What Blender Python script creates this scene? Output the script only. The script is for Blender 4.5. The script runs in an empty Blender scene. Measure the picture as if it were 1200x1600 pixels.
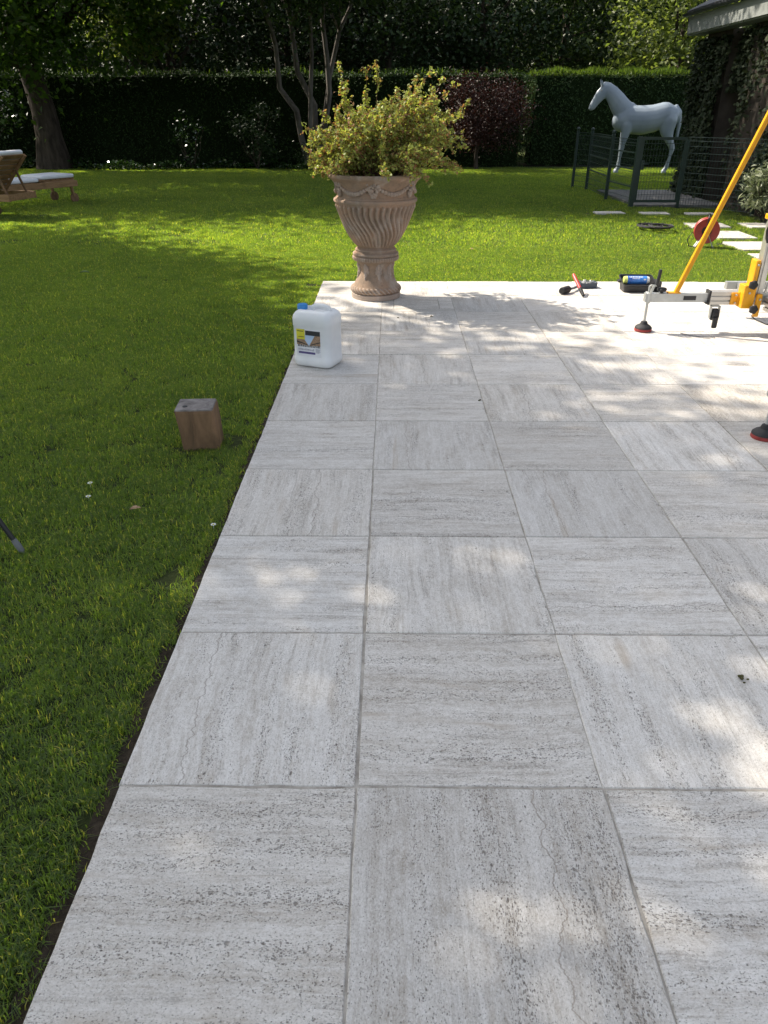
import bpy, math, random
import numpy as np
from mathutils import Vector, Matrix, noise as mnoise

SC = bpy.context.scene
COL = SC.collection
PI = math.pi
R = math.radians

# ------------------------------------------------------------------ camera, sky, sun, exposure
CAM_H = 1.449
cd = bpy.data.cameras.new('camera')
cam = bpy.data.objects.new('camera', cd)
COL.objects.link(cam)
cam.location = (0, 0, CAM_H)
cam.rotation_euler = (PI / 2 - math.atan(630 / 1158), 0, 0.0099)
cd.sensor_fit = 'VERTICAL'
cd.sensor_height = 36
cd.lens = 1158 / 1600 * 36
cd.clip_start = 0.05
cd.clip_end = 2000
SC.camera = cam

SUN = Vector((-0.82, 0.46, 1.0)).normalized()        # direction towards the sun
w = bpy.data.worlds.new('World')
SC.world = w
w.use_nodes = True
wn = w.node_tree
sky = wn.nodes.new('ShaderNodeTexSky')
sky.sky_type = 'NISHITA'
sky.sun_disc = False
sky.dust_density = 2.5
sky.ozone_density = 0.6
sky.sun_elevation = math.asin(SUN.z)
sky.sun_rotation = math.atan2(SUN.x, SUN.y)
bg = wn.nodes['Background']
bg.inputs[1].default_value = 0.15
hsv = wn.nodes.new('ShaderNodeHueSaturation')          # thin summer haze: a paler blue all over
hsv.inputs['Saturation'].default_value = 0.5
wn.links.new(sky.outputs[0], hsv.inputs['Color'])
wn.links.new(hsv.outputs[0], bg.inputs[0])
sl = bpy.data.lights.new('sun', 'SUN')
sl.energy = 4.5
sl.angle = R(0.53)
sl.color = (1.0, 0.90, 0.76)
sun = bpy.data.objects.new('sun', sl)
COL.objects.link(sun)
sun.rotation_euler = (-SUN).to_track_quat('-Z', 'Y').to_euler()
sun.location = (-20, 15, 25)
SC.view_settings.view_transform = 'Standard'
SC.view_settings.look = 'None'
SC.view_settings.exposure = 0.98
SC.view_settings.gamma = 1
SC.view_settings.use_curve_mapping = False
cy = SC.cycles
cy.use_denoising = True
cy.max_bounces = 6
cy.diffuse_bounces = 4
cy.glossy_bounces = 2
cy.transmission_bounces = 4
cy.transparent_max_bounces = 4
cy.use_adaptive_sampling = True
cy.adaptive_threshold = 0.015
cy.caustics_reflective = False
cy.caustics_refractive = False

# ------------------------------------------------------------------ helpers: objects
def link(o, parent=None):
    COL.objects.link(o)
    if parent is not None:
        o.parent = parent
    return o

def tag(o, label=None, cat=None, group=None, kind=None):
    if label: o['label'] = label
    if cat: o['category'] = cat
    if group: o['group'] = group
    if kind: o['kind'] = kind
    return o

def empty(name, loc=(0, 0, 0), rz=0.0, label=None, cat=None, group=None):
    o = bpy.data.objects.new(name, None)
    o.empty_display_size = 0.1
    o.location = loc
    o.rotation_euler = (0, 0, rz)
    link(o)
    return tag(o, label, cat, group)

def mesh_np(name, V, Q, mat=None, smooth=False):
    """mesh from numpy verts and an (n,k) array of equal-sided faces"""
    V = np.asarray(V, np.float32); Q = np.asarray(Q, np.int32)
    me = bpy.data.meshes.new(name)
    me.vertices.add(len(V)); me.vertices.foreach_set('co', V.ravel())
    n, k = Q.shape
    me.loops.add(n * k); me.loops.foreach_set('vertex_index', Q.ravel())
    me.polygons.add(n)
    me.polygons.foreach_set('loop_start', np.arange(0, n * k, k, dtype=np.int32))
    me.polygons.foreach_set('loop_total', np.full(n, k, np.int32))
    if smooth:
        me.polygons.foreach_set('use_smooth', np.ones(n, bool))
    me.update(calc_edges=True)
    if mat: me.materials.append(mat)
    return me

class MB:
    """collects simple shapes; build() links them as one mesh object"""
    def __init__(s):
        s.v = []; s.f = []; s.m = []
    def add(s, vs, fs, mi=0):
        b = len(s.v)
        s.v += [tuple(v) for v in vs]
        s.f += [tuple(b + i for i in f) for f in fs]
        s.m += [mi] * len(fs)
        return s
    def hexa(s, p, mi=0):
        return s.add(p, [(0, 3, 2, 1), (4, 5, 6, 7), (0, 1, 5, 4), (1, 2, 6, 5), (2, 3, 7, 6), (3, 0, 4, 7)], mi)
    def box(s, c, d, rot=None, mi=0, bev=0.0):
        x, y, z = d[0] / 2, d[1] / 2, d[2] / 2
        M = rot if rot is not None else Matrix.Identity(3)
        c = Vector(c)
        if bev <= 0:
            p = [(-x, -y, -z), (x, -y, -z), (x, y, -z), (-x, y, -z), (-x, -y, z), (x, -y, z), (x, y, z), (-x, y, z)]
            return s.hexa([c + M @ Vector(q) for q in p], mi)
        b = min(bev, x * .9, y * .9, z * .9)
        rings = []
        for zz, ins in ((-z, b), (-z + b, 0), (z - b, 0), (z, b)):
            X, Y = x - ins, y - ins
            k = b
            if ins:
                ring = [(-X + 0, -Y, zz), (X, -Y, zz), (X, -Y, zz), (X, Y, zz), (X, Y, zz), (-X, Y, zz), (-X, Y, zz), (-X, -Y, zz)]
            else:
                ring = [(-X + k, -Y, zz), (X - k, -Y, zz), (X, -Y + k, zz), (X, Y - k, zz), (X - k, Y, zz), (-X + k, Y, zz), (-X, Y - k, zz), (-X, -Y + k, zz)]
            rings.append([c + M @ Vector(q) for q in ring])
        vs = [v for r in rings for v in r]
        fs = [tuple(reversed(range(8))), tuple(range(24, 32))]
        for i in range(3):
            for j in range(8):
                a, bq = i * 8 + j, i * 8 + (j + 1) % 8
                fs.append((a, bq, bq + 8, a + 8))
        return s.add(vs, fs, mi)
    def bar(s, a, b, wd, ht, mi=0, up=(0, 0, 1), bev=0.0):
        """box beam from a to b, wd across, ht along up"""
        a, b = Vector(a), Vector(b)
        d = (b - a); L = d.length; d.normalize()
        u = Vector(up)
        sd = d.cross(u)
        if sd.length < 1e-4:
            sd = d.cross(Vector((0, 1, 0)))
        sd.normalize(); u = sd.cross(d)
        M = Matrix((d, -sd, u)).transposed()
        return s.box((a + b) / 2, (L, wd, ht), M, mi, bev)
    def tube(s, pts, rad, n=8, mi=0, cap=True, closed=False):
        pts = [Vector(p) for p in pts]
        if not hasattr(rad, '__len__'): rad = [rad] * len(pts)
        rings = []; prev = None
        N = len(pts)
        for i, p in enumerate(pts):
            if closed: t = pts[(i + 1) % N] - pts[i - 1]
            else: t = (pts[min(i + 1, N - 1)] - pts[max(i - 1, 0)])
            t.normalize()
            if prev is None:
                a = t.orthogonal().normalized()
            else:
                a = prev - t * prev.dot(t)
                a = a.normalized() if a.length > 1e-6 else t.orthogonal().normalized()
            prev = a
            b = t.cross(a)
            rings.append([p + (a * math.cos(2 * PI * k / n) + b * math.sin(2 * PI * k / n)) * rad[i] for k in range(n)])
        vs = [v for r in rings for v in r]
        fs = []
        for i in range(N if closed else N - 1):
            i2 = (i + 1) % N
            for k in range(n):
                k2 = (k + 1) % n
                fs.append((i * n + k, i * n + k2, i2 * n + k2, i2 * n + k))
        if cap and not closed:
            fs.append(tuple(reversed(range(n)))); fs.append(tuple(range((N - 1) * n, N * n)))
        return s.add(vs, fs, mi)
    def cyl(s, a, b, r0, r1=None, n=16, mi=0):
        return s.tube([a, b], [r0, r0 if r1 is None else r1], n, mi)
    def lathe(s, prof, c=(0, 0, 0), n=32, mi=0, axis=None, fn=None, cap=True):
        c = Vector(c)
        M = Matrix.Identity(3) if axis is None else Vector(axis).to_track_quat('Z', 'Y').to_matrix()
        vs = []
        for i, (r, z) in enumerate(prof):
            for k in range(n):
                th = 2 * PI * k / n
                rr = r if fn is None else fn(r, z, th)
                vs.append(c + M @ Vector((rr * math.cos(th), rr * math.sin(th), z)))
        fs = []
        for i in range(len(prof) - 1):
            for k in range(n):
                k2 = (k + 1) % n
                fs.append((i * n + k, i * n + k2, (i + 1) * n + k2, (i + 1) * n + k))
        if cap:
            fs.append(tuple(reversed(range(n)))); fs.append(tuple(range((len(prof) - 1) * n, len(prof) * n)))
        return s.add(vs, fs, mi)
    def ball(s, c, r, n=10, mi=0, sc=(1, 1, 1)):
        c = Vector(c); m = max(4, n // 2)
        vs = [c + Vector((0, 0, -r * sc[2]))]
        for i in range(1, m):
            ph = -PI / 2 + PI * i / m
            for k in range(n):
                th = 2 * PI * k / n
                vs.append(c + Vector((r * sc[0] * math.cos(ph) * math.cos(th), r * sc[1] * math.cos(ph) * math.sin(th), r * sc[2] * math.sin(ph))))
        vs.append(c + Vector((0, 0, r * sc[2])))
        fs = []
        for k in range(n):
            fs.append((0, 1 + (k + 1) % n, 1 + k))
            b = 1 + (m - 2) * n
            fs.append((len(vs) - 1, b + k, b + (k + 1) % n))
        for i in range(m - 2):
            for k in range(n):
                k2 = (k + 1) % n
                fs.append((1 + i * n + k, 1 + i * n + k2, 1 + (i + 1) * n + k2, 1 + (i + 1) * n + k))
        return s.add(vs, fs, mi)
    def build(s, name, mats, parent=None, smooth=False, loc=None):
        me = bpy.data.meshes.new(name)
        me.from_pydata(s.v, [], s.f)
        if not isinstance(mats, (list, tuple)): mats = [mats]
        for m in mats: me.materials.append(m)
        if len(mats) > 1: me.polygons.foreach_set('material_index', s.m)
        if smooth:
            me.polygons.foreach_set('use_smooth', [True] * len(me.polygons))
            try: me.set_sharp_from_angle(angle=R(40))
            except Exception: pass
        me.update()
        o = bpy.data.objects.new(name, me)
        if loc is not None: o.location = loc
        return link(o, parent)

# ------------------------------------------------------------------ helpers: materials
class NT:
    def __init__(s, name):
        s.mat = bpy.data.materials.new(name)
        s.mat.use_nodes = True
        s.t = s.mat.node_tree
        s.t.nodes.clear()
        s.out = s.t.nodes.new('ShaderNodeOutputMaterial')
    def n(s, typ, props=None, **inp):
        nd = s.t.nodes.new('ShaderNode' + typ)
        for k, v in (props or {}).items(): setattr(nd, k, v)
        for k, v in inp.items():
            key = int(k[1:]) if k[0] == '_' and k[1:].isdigit() else k.replace('_', ' ')
            s.set(nd.inputs[key], v)
        return nd
    def set(s, sock, v):
        if isinstance(v, bpy.types.NodeSocket): s.t.links.new(v, sock)
        elif isinstance(v, bpy.types.Node): s.t.links.new(v.outputs[0], sock)
        else:
            if hasattr(v, '__len__') and len(v) == 3 and sock.type == 'RGBA': v = (*v, 1)
            sock.default_value = v
    def math(s, op, a, b=0.0, c=0.0, clamp=False):
        nd = s.t.nodes.new('ShaderNodeMath'); nd.operation = op; nd.use_clamp = clamp
        s.set(nd.inputs[0], a); s.set(nd.inputs[1], b); s.set(nd.inputs[2], c)
        return nd.outputs[0]
    def mix(s, fac, a, b, blend='MIX'):
        nd = s.t.nodes.new('ShaderNodeMix'); nd.data_type = 'RGBA'; nd.blend_type = blend
        s.set(nd.inputs['Factor'], fac); s.set(nd.inputs[6], a); s.set(nd.inputs[7], b)
        return nd.outputs[2]
    def ramp(s, fac, stops, interp='LINEAR'):
        nd = s.t.nodes.new('ShaderNodeValToRGB')
        cr = nd.color_ramp; cr.interpolation = interp
        while len(cr.elements) < len(stops): cr.elements.new(0.5)
        for e, (p, c) in zip(cr.elements, stops):
            e.position = p
            e.color = (*c, 1) if hasattr(c, '__len__') else (c, c, c, 1)
        s.set(nd.inputs[0], fac)
        return nd.outputs[0]
    def smooth(s, v, lo, hi):
        nd = s.t.nodes.new('ShaderNodeMapRange'); nd.interpolation_type = 'SMOOTHSTEP'
        s.set(nd.inputs[0], v); s.set(nd.inputs[1], lo); s.set(nd.inputs[2], hi)
        nd.inputs[3].default_value = 0; nd.inputs[4].default_value = 1
        return nd.outputs[0]
    def scaled(s, vec, sc, loc=None):
        nd = s.t.nodes.new('ShaderNodeMapping')
        s.set(nd.inputs[0], vec); nd.inputs['Scale'].default_value = sc
        if loc is not None: s.set(nd.inputs['Location'], loc)
        return nd.outputs[0]
    def noise(s, vec, scale=5, detail=3, rough=0.5, dist=0.0):
        nd = s.n('TexNoise'); s.set(nd.inputs['Vector'], vec)
        nd.inputs['Scale'].default_value = scale; nd.inputs['Detail'].default_value = detail
        nd.inputs['Roughness'].default_value = rough; nd.inputs['Distortion'].default_value = dist
        return nd.outputs[0]
    def bsdf(s, col, rough=0.6, metal=0.0, spec=0.4, bump=None, bump_d=0.002, bump_s=1.0, **extra):
        b = s.n('BsdfPrincipled')
        s.set(b.inputs['Base Color'], col); s.set(b.inputs['Roughness'], rough)
        s.set(b.inputs['Metallic'], metal); s.set(b.inputs['Specular IOR Level'], spec)
        for k, v in extra.items(): s.set(b.inputs[k.replace('_', ' ')], v)
        if bump is not None:
            bn = s.n('Bump'); bn.inputs['Distance'].default_value = bump_d; bn.inputs['Strength'].default_value = bump_s
            s.set(bn.inputs['Height'], bump); s.t.links.new(bn.outputs[0], b.inputs['Normal'])
        return b
    def done(s, sh):
        s.t.links.new(sh.outputs[0] if isinstance(sh, bpy.types.Node) else sh, s.out.inputs[0])
        return s.mat

def plain(name, col, rough=0.5, metal=0.0, spec=0.4, var=0.12, scale=25, bump=0.0):
    m = NT(name)
    tc = m.n('TexCoord').outputs['Object']
    nz = m.noise(tc, scale, 4, 0.6)
    c = m.mix(m.smooth(nz, 0.3, 0.7), tuple(x * (1 - var) for x in col), tuple(min(1, x * (1 + var)) for x in col))
    rg = m.math('MULTIPLY_ADD', nz, 0.2, rough - 0.1)
    return m.done(m.bsdf(c, rg, metal, spec, bump=m.noise(tc, scale * 5, 3) if bump else None, bump_d=bump))

def leaf_mat(name, stops, trans=0.35, gloss=0.25, rough=0.45, wscale=0.35, tcol=None):
    m = NT(name)
    isl = m.n('NewGeometry').outputs['Random Per Island']
    pos = m.n('NewGeometry').outputs['Position']
    nz = m.noise(pos, wscale, 3)
    f = m.math('ADD', m.math('MULTIPLY', isl, 0.65), m.math('MULTIPLY', nz, 0.4), clamp=True)
    c = m.ramp(f, stops)
    b = m.bsdf(c, rough, 0, gloss)
    t = m.n('BsdfTranslucent')
    tc = m.mix(1.0, c, tcol or (1.5, 1.6, 0.6), 'MULTIPLY')
    m.set(t.inputs[0], tc)
    mx = m.n('MixShader'); mx.inputs[0].default_value = trans
    m.t.links.new(b.outputs[0], mx.inputs[1]); m.t.links.new(t.outputs[0], mx.inputs[2])
    return m.done(mx)

# ---- stone
def travertine():
    m = NT('travertine')
    oc = m.n('TexCoord').outputs['Object']
    rnd = m.n('ObjectInfo').outputs['Random']
    off = m.n('CombineXYZ', None, X=m.math('MULTIPLY', rnd, 37.0), Y=m.math('MULTIPLY', rnd, 91.0), Z=m.math('MULTIPLY', rnd, 53.0))
    add = m.n('VectorMath', {'operation': 'ADD'}); m.set(add.inputs[0], oc); m.set(add.inputs[1], off.outputs[0])
    v = add.outputs[0]
    # warp so that the beds wander
    wz = m.noise(m.scaled(v, (3, 3, 3)), 1.0, 3)
    sep = m.n('SeparateXYZ'); m.set(sep.inputs[0], v)
    r2 = m.math('FRACT', m.math('MULTIPLY', rnd, 17.13)); r3 = m.math('FRACT', m.math('MULTIPLY', rnd, 41.7))
    wy = m.math('ADD', sep.outputs[1], m.math('MULTIPLY', m.math('SUBTRACT', wz, 0.5), m.math('MULTIPLY_ADD', r2, 0.06, 0.025)))
    wv = m.n('CombineXYZ', None, X=sep.outputs[0], Y=wy, Z=sep.outputs[2]).outputs[0]
    band = m.noise(m.scaled(wv, (0.7, 15, 1)), 1.0, 5, 0.7)
    fine = m.noise(m.scaled(wv, (5, 120, 1)), 1.0, 5, 0.72)
    cloud = m.noise(m.scaled(v, (10, 18, 5)), 1.0, 5, 0.72)
    speck = m.noise(m.scaled(v, (190, 260, 1)), 1.0, 3, 0.75)
    crust = m.noise(m.scaled(v, (48, 66, 5)), 1.0, 4, 0.72)
    f = m.math('ADD', m.math('ADD', m.math('MULTIPLY', band, 0.26), m.math('MULTIPLY', crust, 0.26)), m.math('ADD', m.math('MULTIPLY', fine, 0.26), m.math('MULTIPLY', cloud, 0.22)))
    c = m.ramp(f, [(0.35, (0.37, 0.325, 0.27)), (0.43, (0.50, 0.462, 0.41)), (0.50, (0.61, 0.582, 0.538)), (0.57, (0.69, 0.665, 0.625)), (0.66, (0.78, 0.76, 0.725))])
    tone = m.math('MULTIPLY_ADD', rnd, 0.22, 0.86)
    c = m.mix(1.0, c, m.n('CombineColor', None, Red=tone, Green=m.math('MULTIPLY_ADD', r3, 0.02, m.math('SUBTRACT', tone, 0.012)), Blue=m.math('MULTIPLY_ADD', r3, 0.05, m.math('SUBTRACT', tone, 0.03))).outputs[0], 'MULTIPLY')
    c = m.mix(m.math('MULTIPLY', m.smooth(speck, 0.50, 0.70), 0.55), c, (0.25, 0.23, 0.20))
    c = m.mix(m.math('MULTIPLY', m.smooth(speck, 0.47, 0.32), 0.45), c, (0.76, 0.75, 0.73))
    # rusty beds
    rust = m.math('MULTIPLY', m.smooth(m.noise(m.scaled(wv, (1.7, 22, 1), (4.2, 1.3, 0)), 1, 4), 0.56, 0.74), m.smooth(m.noise(m.scaled(v, (4, 4, 4), (9, 3, 1)), 1, 3), 0.44, 0.66))
    c = m.mix(m.math('MULTIPLY', rust, 0.45), c, (0.36, 0.28, 0.19))
    # pits, gathered in beds; their outline is roughened by noise
    pband = m.smooth(m.noise(m.scaled(wv, (1.4, 17, 1), (2.0, 7.7, 0)), 1, 4, 0.65), m.math('MULTIPLY_ADD', r3, 0.12, 0.36), 0.66)
    jn = m.n('TexNoise'); m.set(jn.inputs['Vector'], m.scaled(v, (60, 90, 1))); jn.inputs['Scale'].default_value = 1.0; jn.inputs['Detail'].default_value = 3
    js = m.n('VectorMath', {'operation': 'MULTIPLY_ADD'}); m.set(js.inputs[0], jn.outputs['Color']); js.inputs[1].default_value = (0.013, 0.008, 0); m.set(js.inputs[2], wv)
    pv = js.outputs[0]
    pits = None
    for sx, sy, thr, pw, lo, amt in ((72, 120, 0.44, 2.8, 0.30, 0.88), (125, 205, 0.53, 1.7, 0.40, 0.82), (200, 330, 0.64, 1.2, 0.50, 0.75), (38, 58, 0.34, 6.0, 0.25, 0.9)):
        vo = m.n('TexVoronoi', {'feature': 'F1'}); m.set(vo.inputs['Vector'], m.scaled(pv, (sx, sy, 1), (sx * .37, sy * .11, 0)))
        vo.inputs['Scale'].default_value = 1.0
        sc_ = m.n('SeparateColor'); m.set(sc_.inputs[0], vo.outputs['Color'])
        size = m.math('MULTIPLY', m.math('POWER', sc_.outputs[0], pw), m.math('MULTIPLY_ADD', pband, thr * (1 - lo), thr * lo))
        p = m.smooth(m.math('SUBTRACT', size, vo.outputs['Distance']), -0.03, 0.16)
        p = m.math('MULTIPLY', p, m.math('MULTIPLY', amt, m.math('MULTIPLY_ADD', sc_.outputs[1], 0.5, 0.5)))
        pits = p if pits is None else m.math('MAXIMUM', pits, p)
    c = m.mix(pits, c, (0.115, 0.098, 0.080))
    # grimy beds: dirt caught where the stone is open
    dm = m.math('MULTIPLY', m.smooth(m.noise(m.scaled(wv, (2.2, 34, 1), (1.1, 5.2, 0)), 1, 5, 0.7), 0.50, 0.66), m.smooth(m.noise(m.scaled(v, (3.2, 4.2, 3), (3, 8, 2)), 1, 3), 0.44, 0.62))
    c = m.mix(m.math('MULTIPLY', m.math('MULTIPLY', dm, m.smooth(m.noise(m.scaled(v, (130, 180, 1)), 1, 3, 0.75), 0.36, 0.58)), 0.60), c, (0.20, 0.175, 0.145))
    # faint stains that cross the joints
    wp = m.n('NewGeometry').outputs['Position']
    st = m.math('MULTIPLY', m.smooth(m.noise(wp, 1.3, 5, 0.65), 0.52, 0.70), 0.16)
    c = m.mix(st, c, (0.33, 0.30, 0.26))
    # an occasional stylolite seam
    sn = m.math('ADD', m.math('MULTIPLY', m.math('SUBTRACT', m.noise(m.scaled(v, (7, 0.4, 1)), 1, 5, 0.65), 0.5), 0.11), m.math('MULTIPLY', m.math('SUBTRACT', rnd, 0.5), 0.35))
    osep = m.n('SeparateXYZ'); m.set(osep.inputs[0], oc)
    seam = m.math('ABSOLUTE', m.math('SUBTRACT', osep.outputs[1], sn))
    seam = m.math('MULTIPLY', m.smooth(seam, 0.0028, 0.0008), m.math('GREATER_THAN', m.math('FRACT', m.math('MULTIPLY', rnd, 7.31)), 0.62))
    c = m.mix(m.math('MULTIPLY', seam, 0.55), c, (0.22, 0.18, 0.14))
    h = m.math('SUBTRACT', m.math('MULTIPLY', fine, 0.35), m.math('ADD', pits, m.math('MULTIPLY', speck, 0.25)))
    return m.done(m.bsdf(c, 0.62, 0, 0.35, bump=h, bump_d=0.0035, bump_s=0.8))
M_TRAV = travertine()

def soil_mat(name, a, b, scale=40, bump=0.02):
    m = NT(name)
    p = m.n('NewGeometry').outputs['Position']
    nz = m.noise(p, scale, 6, 0.7)
    c = m.ramp(nz, [(0.3, a), (0.7, b)])
    return m.done(m.bsdf(c, 0.95, 0, 0.1, bump=nz, bump_d=bump))
M_SOIL = soil_mat('soil', (0.030, 0.024, 0.018), (0.085, 0.068, 0.05))
M_LAWNBASE = soil_mat('lawn_base', (0.036, 0.050, 0.018), (0.075, 0.092, 0.032), 70, 0.02)
M_GROUT = soil_mat('grout', (0.22, 0.20, 0.17), (0.52, 0.485, 0.43), 16, 0.002)
M_MULCH = soil_mat('mulch', (0.012, 0.012, 0.008), (0.05, 0.042, 0.028), 14, 0.05)

def grass_mat():
    m = NT('grass_blade')
    g = m.n('NewGeometry')
    isl = g.outputs['Random Per Island']; pos = g.outputs['Position']
    n1 = m.noise(pos, 0.55, 3); n2 = m.noise(pos, 4.0, 3)
    f = m.math('ADD', m.math('MULTIPLY', isl, 0.42), m.math('ADD', m.math('MULTIPLY', n1, 0.45), m.math('MULTIPLY', n2, 0.25)), clamp=True)
    c = m.ramp(f, [(0.18, (0.037, 0.059, 0.031)), (0.42, (0.068, 0.101, 0.049)), (0.66, (0.108, 0.145, 0.066)), (0.92, (0.19, 0.21, 0.10))])
    dry = m.math('GREATER_THAN', m.math('FRACT', m.math('MULTIPLY', isl, 13.7)), 0.945)
    c = m.mix(m.math('MULTIPLY', dry, 0.8), c, (0.34, 0.29, 0.14))
    b = m.bsdf(c, 0.5, 0, 0.28)
    t = m.n('BsdfTranslucent'); m.set(t.inputs[0], m.mix(1.0, c, (4.0, 4.4, 0.55), 'MULTIPLY'))
    mx = m.n('MixShader'); mx.inputs[0].default_value = 0.54
    m.t.links.new(b.outputs[0], mx.inputs[1]); m.t.links.new(t.outputs[0], mx.inputs[2])
    return m.done(mx)
M_GRASS = grass_mat()

# ------------------------------------------------------------------ ground
LAWN_Z = -0.045
PX0, PX1 = -0.66, 5.32              # patio extent
PY0, PY1 = -1.746, 7.285
b = MB(); b.add([(-300, -300, LAWN_Z), (300, -300, LAWN_Z), (300, 400, LAWN_Z), (-300, 400, LAWN_Z)], [(0, 1, 2, 3)])
tag(b.build('lawn', M_LAWNBASE), kind='structure')

# bare soil strip along the left edge of the terrace
rng = random.Random(4)
vs = []; fs = []
NY = 110
for i in range(NY + 1):
    y = PY0 + (7.0 - PY0) * i / NY
    wd = 0.038 + 0.02 * mnoise.noise((y * 2.3, 1.7, 0)) + 0.012 * mnoise.noise((y * 9, 4, 0)) + 0.02 * max(0, min(1, (4.2 - y) / 3))
    for j, t in enumerate((0, .35, .7, 1)):
        z = LAWN_Z + (0.006 + 0.010 * mnoise.noise((y * 21, j * 3.1, 2)) if j < 3 else 0.004)
        vs.append((PX0 + 0.02 - (wd + 0.02) * t, y, z))
for i in range(NY):
    for j in range(3):
        a = i * 4 + j
        fs.append((a, a + 4, a + 5, a + 1))
b = MB(); b.add(vs, fs)
tag(b.build('soil_strip', M_SOIL, smooth=True), kind='structure')

# terrace bed (mortar between the tiles) with the tiles as its pieces
b = MB(); b.box(((PX0 + PX1) / 2, (PY0 + PY1) / 2, -0.0362), (PX1 - PX0 - 0.012, PY1 - PY0 - 0.012, 0.066))
patio = tag(b.build('patio', M_GROUT), kind='structure')

def tile_mesh(wd, dp, seed, name='tile'):
    rg = random.Random(seed)
    n = 9
    g = 0.0042
    hx, hy = wd / 2 - g / 2, dp / 2 - g / 2
    loop = []
    for sx in range(4):
        for i in range(n):
            t = -1 + 2 * i / n
            q = [(t * hx, -hy), (hx, t * hy), (-t * hx, hy), (-hx, -t * hy)][sx]
            loop.append(q)
    jit = []
    for k, q in enumerate(loop):
        j = rg.gauss(0, 0.0009) - (rg.uniform(.0015, .0045) if rg.random() < 0.10 else 0)
        L = math.hypot(*q)
        jit.append((q[0] * (1 + j / L), q[1] * (1 + j / L)))
    N = len(loop)
    T = 0.030
    vs = []
    for ins, z in ((0, -T), (0, -0.003), (0.0028, 0.0)):
        for q in jit:
            L = math.hypot(*q)
            vs.append((q[0] * (1 - ins / L), q[1] * (1 - ins / L), z))
    fs = [tuple(range(2 * N, 3 * N))]
    for r in range(2):
        for k in range(N):
            k2 = (k + 1) % N
            fs.append((r * N + k, r * N + k2, (r + 1) * N + k2, (r + 1) * N + k))
    me = bpy.data.meshes.new(name); me.from_pydata(vs, [], fs); me.materials.append(M_TRAV); me.update()
    return me
TS = 0.6
TY = 0.602
sq = [tile_mesh(TS, TY, 10 + i) for i in range(7)]
edge = [tile_mesh(0.58, TY, 40 + i) for i in range(4)]
edge_r = [tile_mesh(TY, 0.58, 50 + i) for i in range(4)]
rng = random.Random(11)
for row in range(-5, 10):
    yc = 1.265 + TY * (row + 0.5)
    for c in range(0, 10):
        xc = -0.37 if c == 0 else -0.08 + TS * (c - 0.5)
        turned = (row + c) % 2 == 0                 # row 0 of the photo is row -1 here: beds run across
        if c == 0: me = rng.choice(edge_r if turned else edge)
        else: me = rng.choice(sq)
        if row == 8 and c == 1: continue
        o = bpy.data.objects.new('tile', me)
        o.location = (xc + rng.gauss(0, .0011), yc + rng.gauss(0, .0011), rng.gauss(0, .0008))
        o.rotation_euler = (rng.gauss(0, .0011), rng.gauss(0, .0011), (PI / 2 if turned else 0) + rng.choice((0, PI)))
        link(o, patio)
# the cut tile with a small inset slab before the urn
yc = 1.265 + TY * 8.5
for (x0, x1, y0, y1) in ((-0.08, 0.52, yc - TY / 2, yc - 0.20), (-0.08, 0.02, yc - 0.20, yc + 0.20), (0.02, 0.40, yc - 0.20, yc + 0.20), (0.40, 0.52, yc - 0.20, yc + 0.20), (-0.08, 0.52, yc + 0.20, yc + TY / 2)):
    o = bpy.data.objects.new('tile', tile_mesh(x1 - x0, y1 - y0, int(x0 * 100 + y0 * 1000)))
    o.location = ((x0 + x1) / 2, (y0 + y1) / 2, 0); link(o, patio)

# ------------------------------------------------------------------ grass (stuff): clumps set out by geometry nodes
def clump_mesh(name, size, nb, h, wd, seed, curl=0.5, seg=2):
    rg = np.random.default_rng(seed)
    V = []; F = []
    base = rg.uniform(-size / 2, size / 2, (nb, 2)); ang = rg.uniform(0, 2 * PI, nb)
    hh = h * rg.uniform(0.55, 1.25, nb); lean = np.abs(rg.normal(0, curl, nb)); la = rg.uniform(0, 2 * PI, nb)
    ww = wd * rg.uniform(0.7, 1.3, nb)
    d = np.stack([np.cos(la), np.sin(la)], 1); s = np.stack([np.cos(ang), np.sin(ang)], 1)
    z0 = np.full(nb, -0.004)
    p0 = np.c_[base, z0]
    m1 = np.c_[base + d * (hh * lean * 0.25)[:, None], hh * 0.55]
    tip = np.c_[base + d * (hh * lean * 0.95)[:, None], hh * (1 - 0.35 * np.minimum(lean, 1.2))]
    S = np.c_[s, np.zeros(nb)] * ww[:, None] / 2
    if seg == 2:
        V = np.stack([p0 - S, p0 + S, m1 + S * .85, m1 - S * .85, tip], 1).reshape(-1, 3)
        i = np.arange(nb) * 5
        fq = np.stack([i, i + 1, i + 2, i + 3], 1); ft = np.stack([i + 3, i + 2, i + 4], 1)
        me = bpy.data.meshes.new(name)
        me.from_pydata(V.tolist(), [], fq.tolist() + ft.tolist())
        me.materials.append(M_GRASS); me.update(); return me
    V = np.stack([p0 - S, p0 + S, tip], 1).reshape(-1, 3)
    return mesh_np(name, V, np.arange(nb * 3).reshape(-1, 3), M_GRASS)

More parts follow.
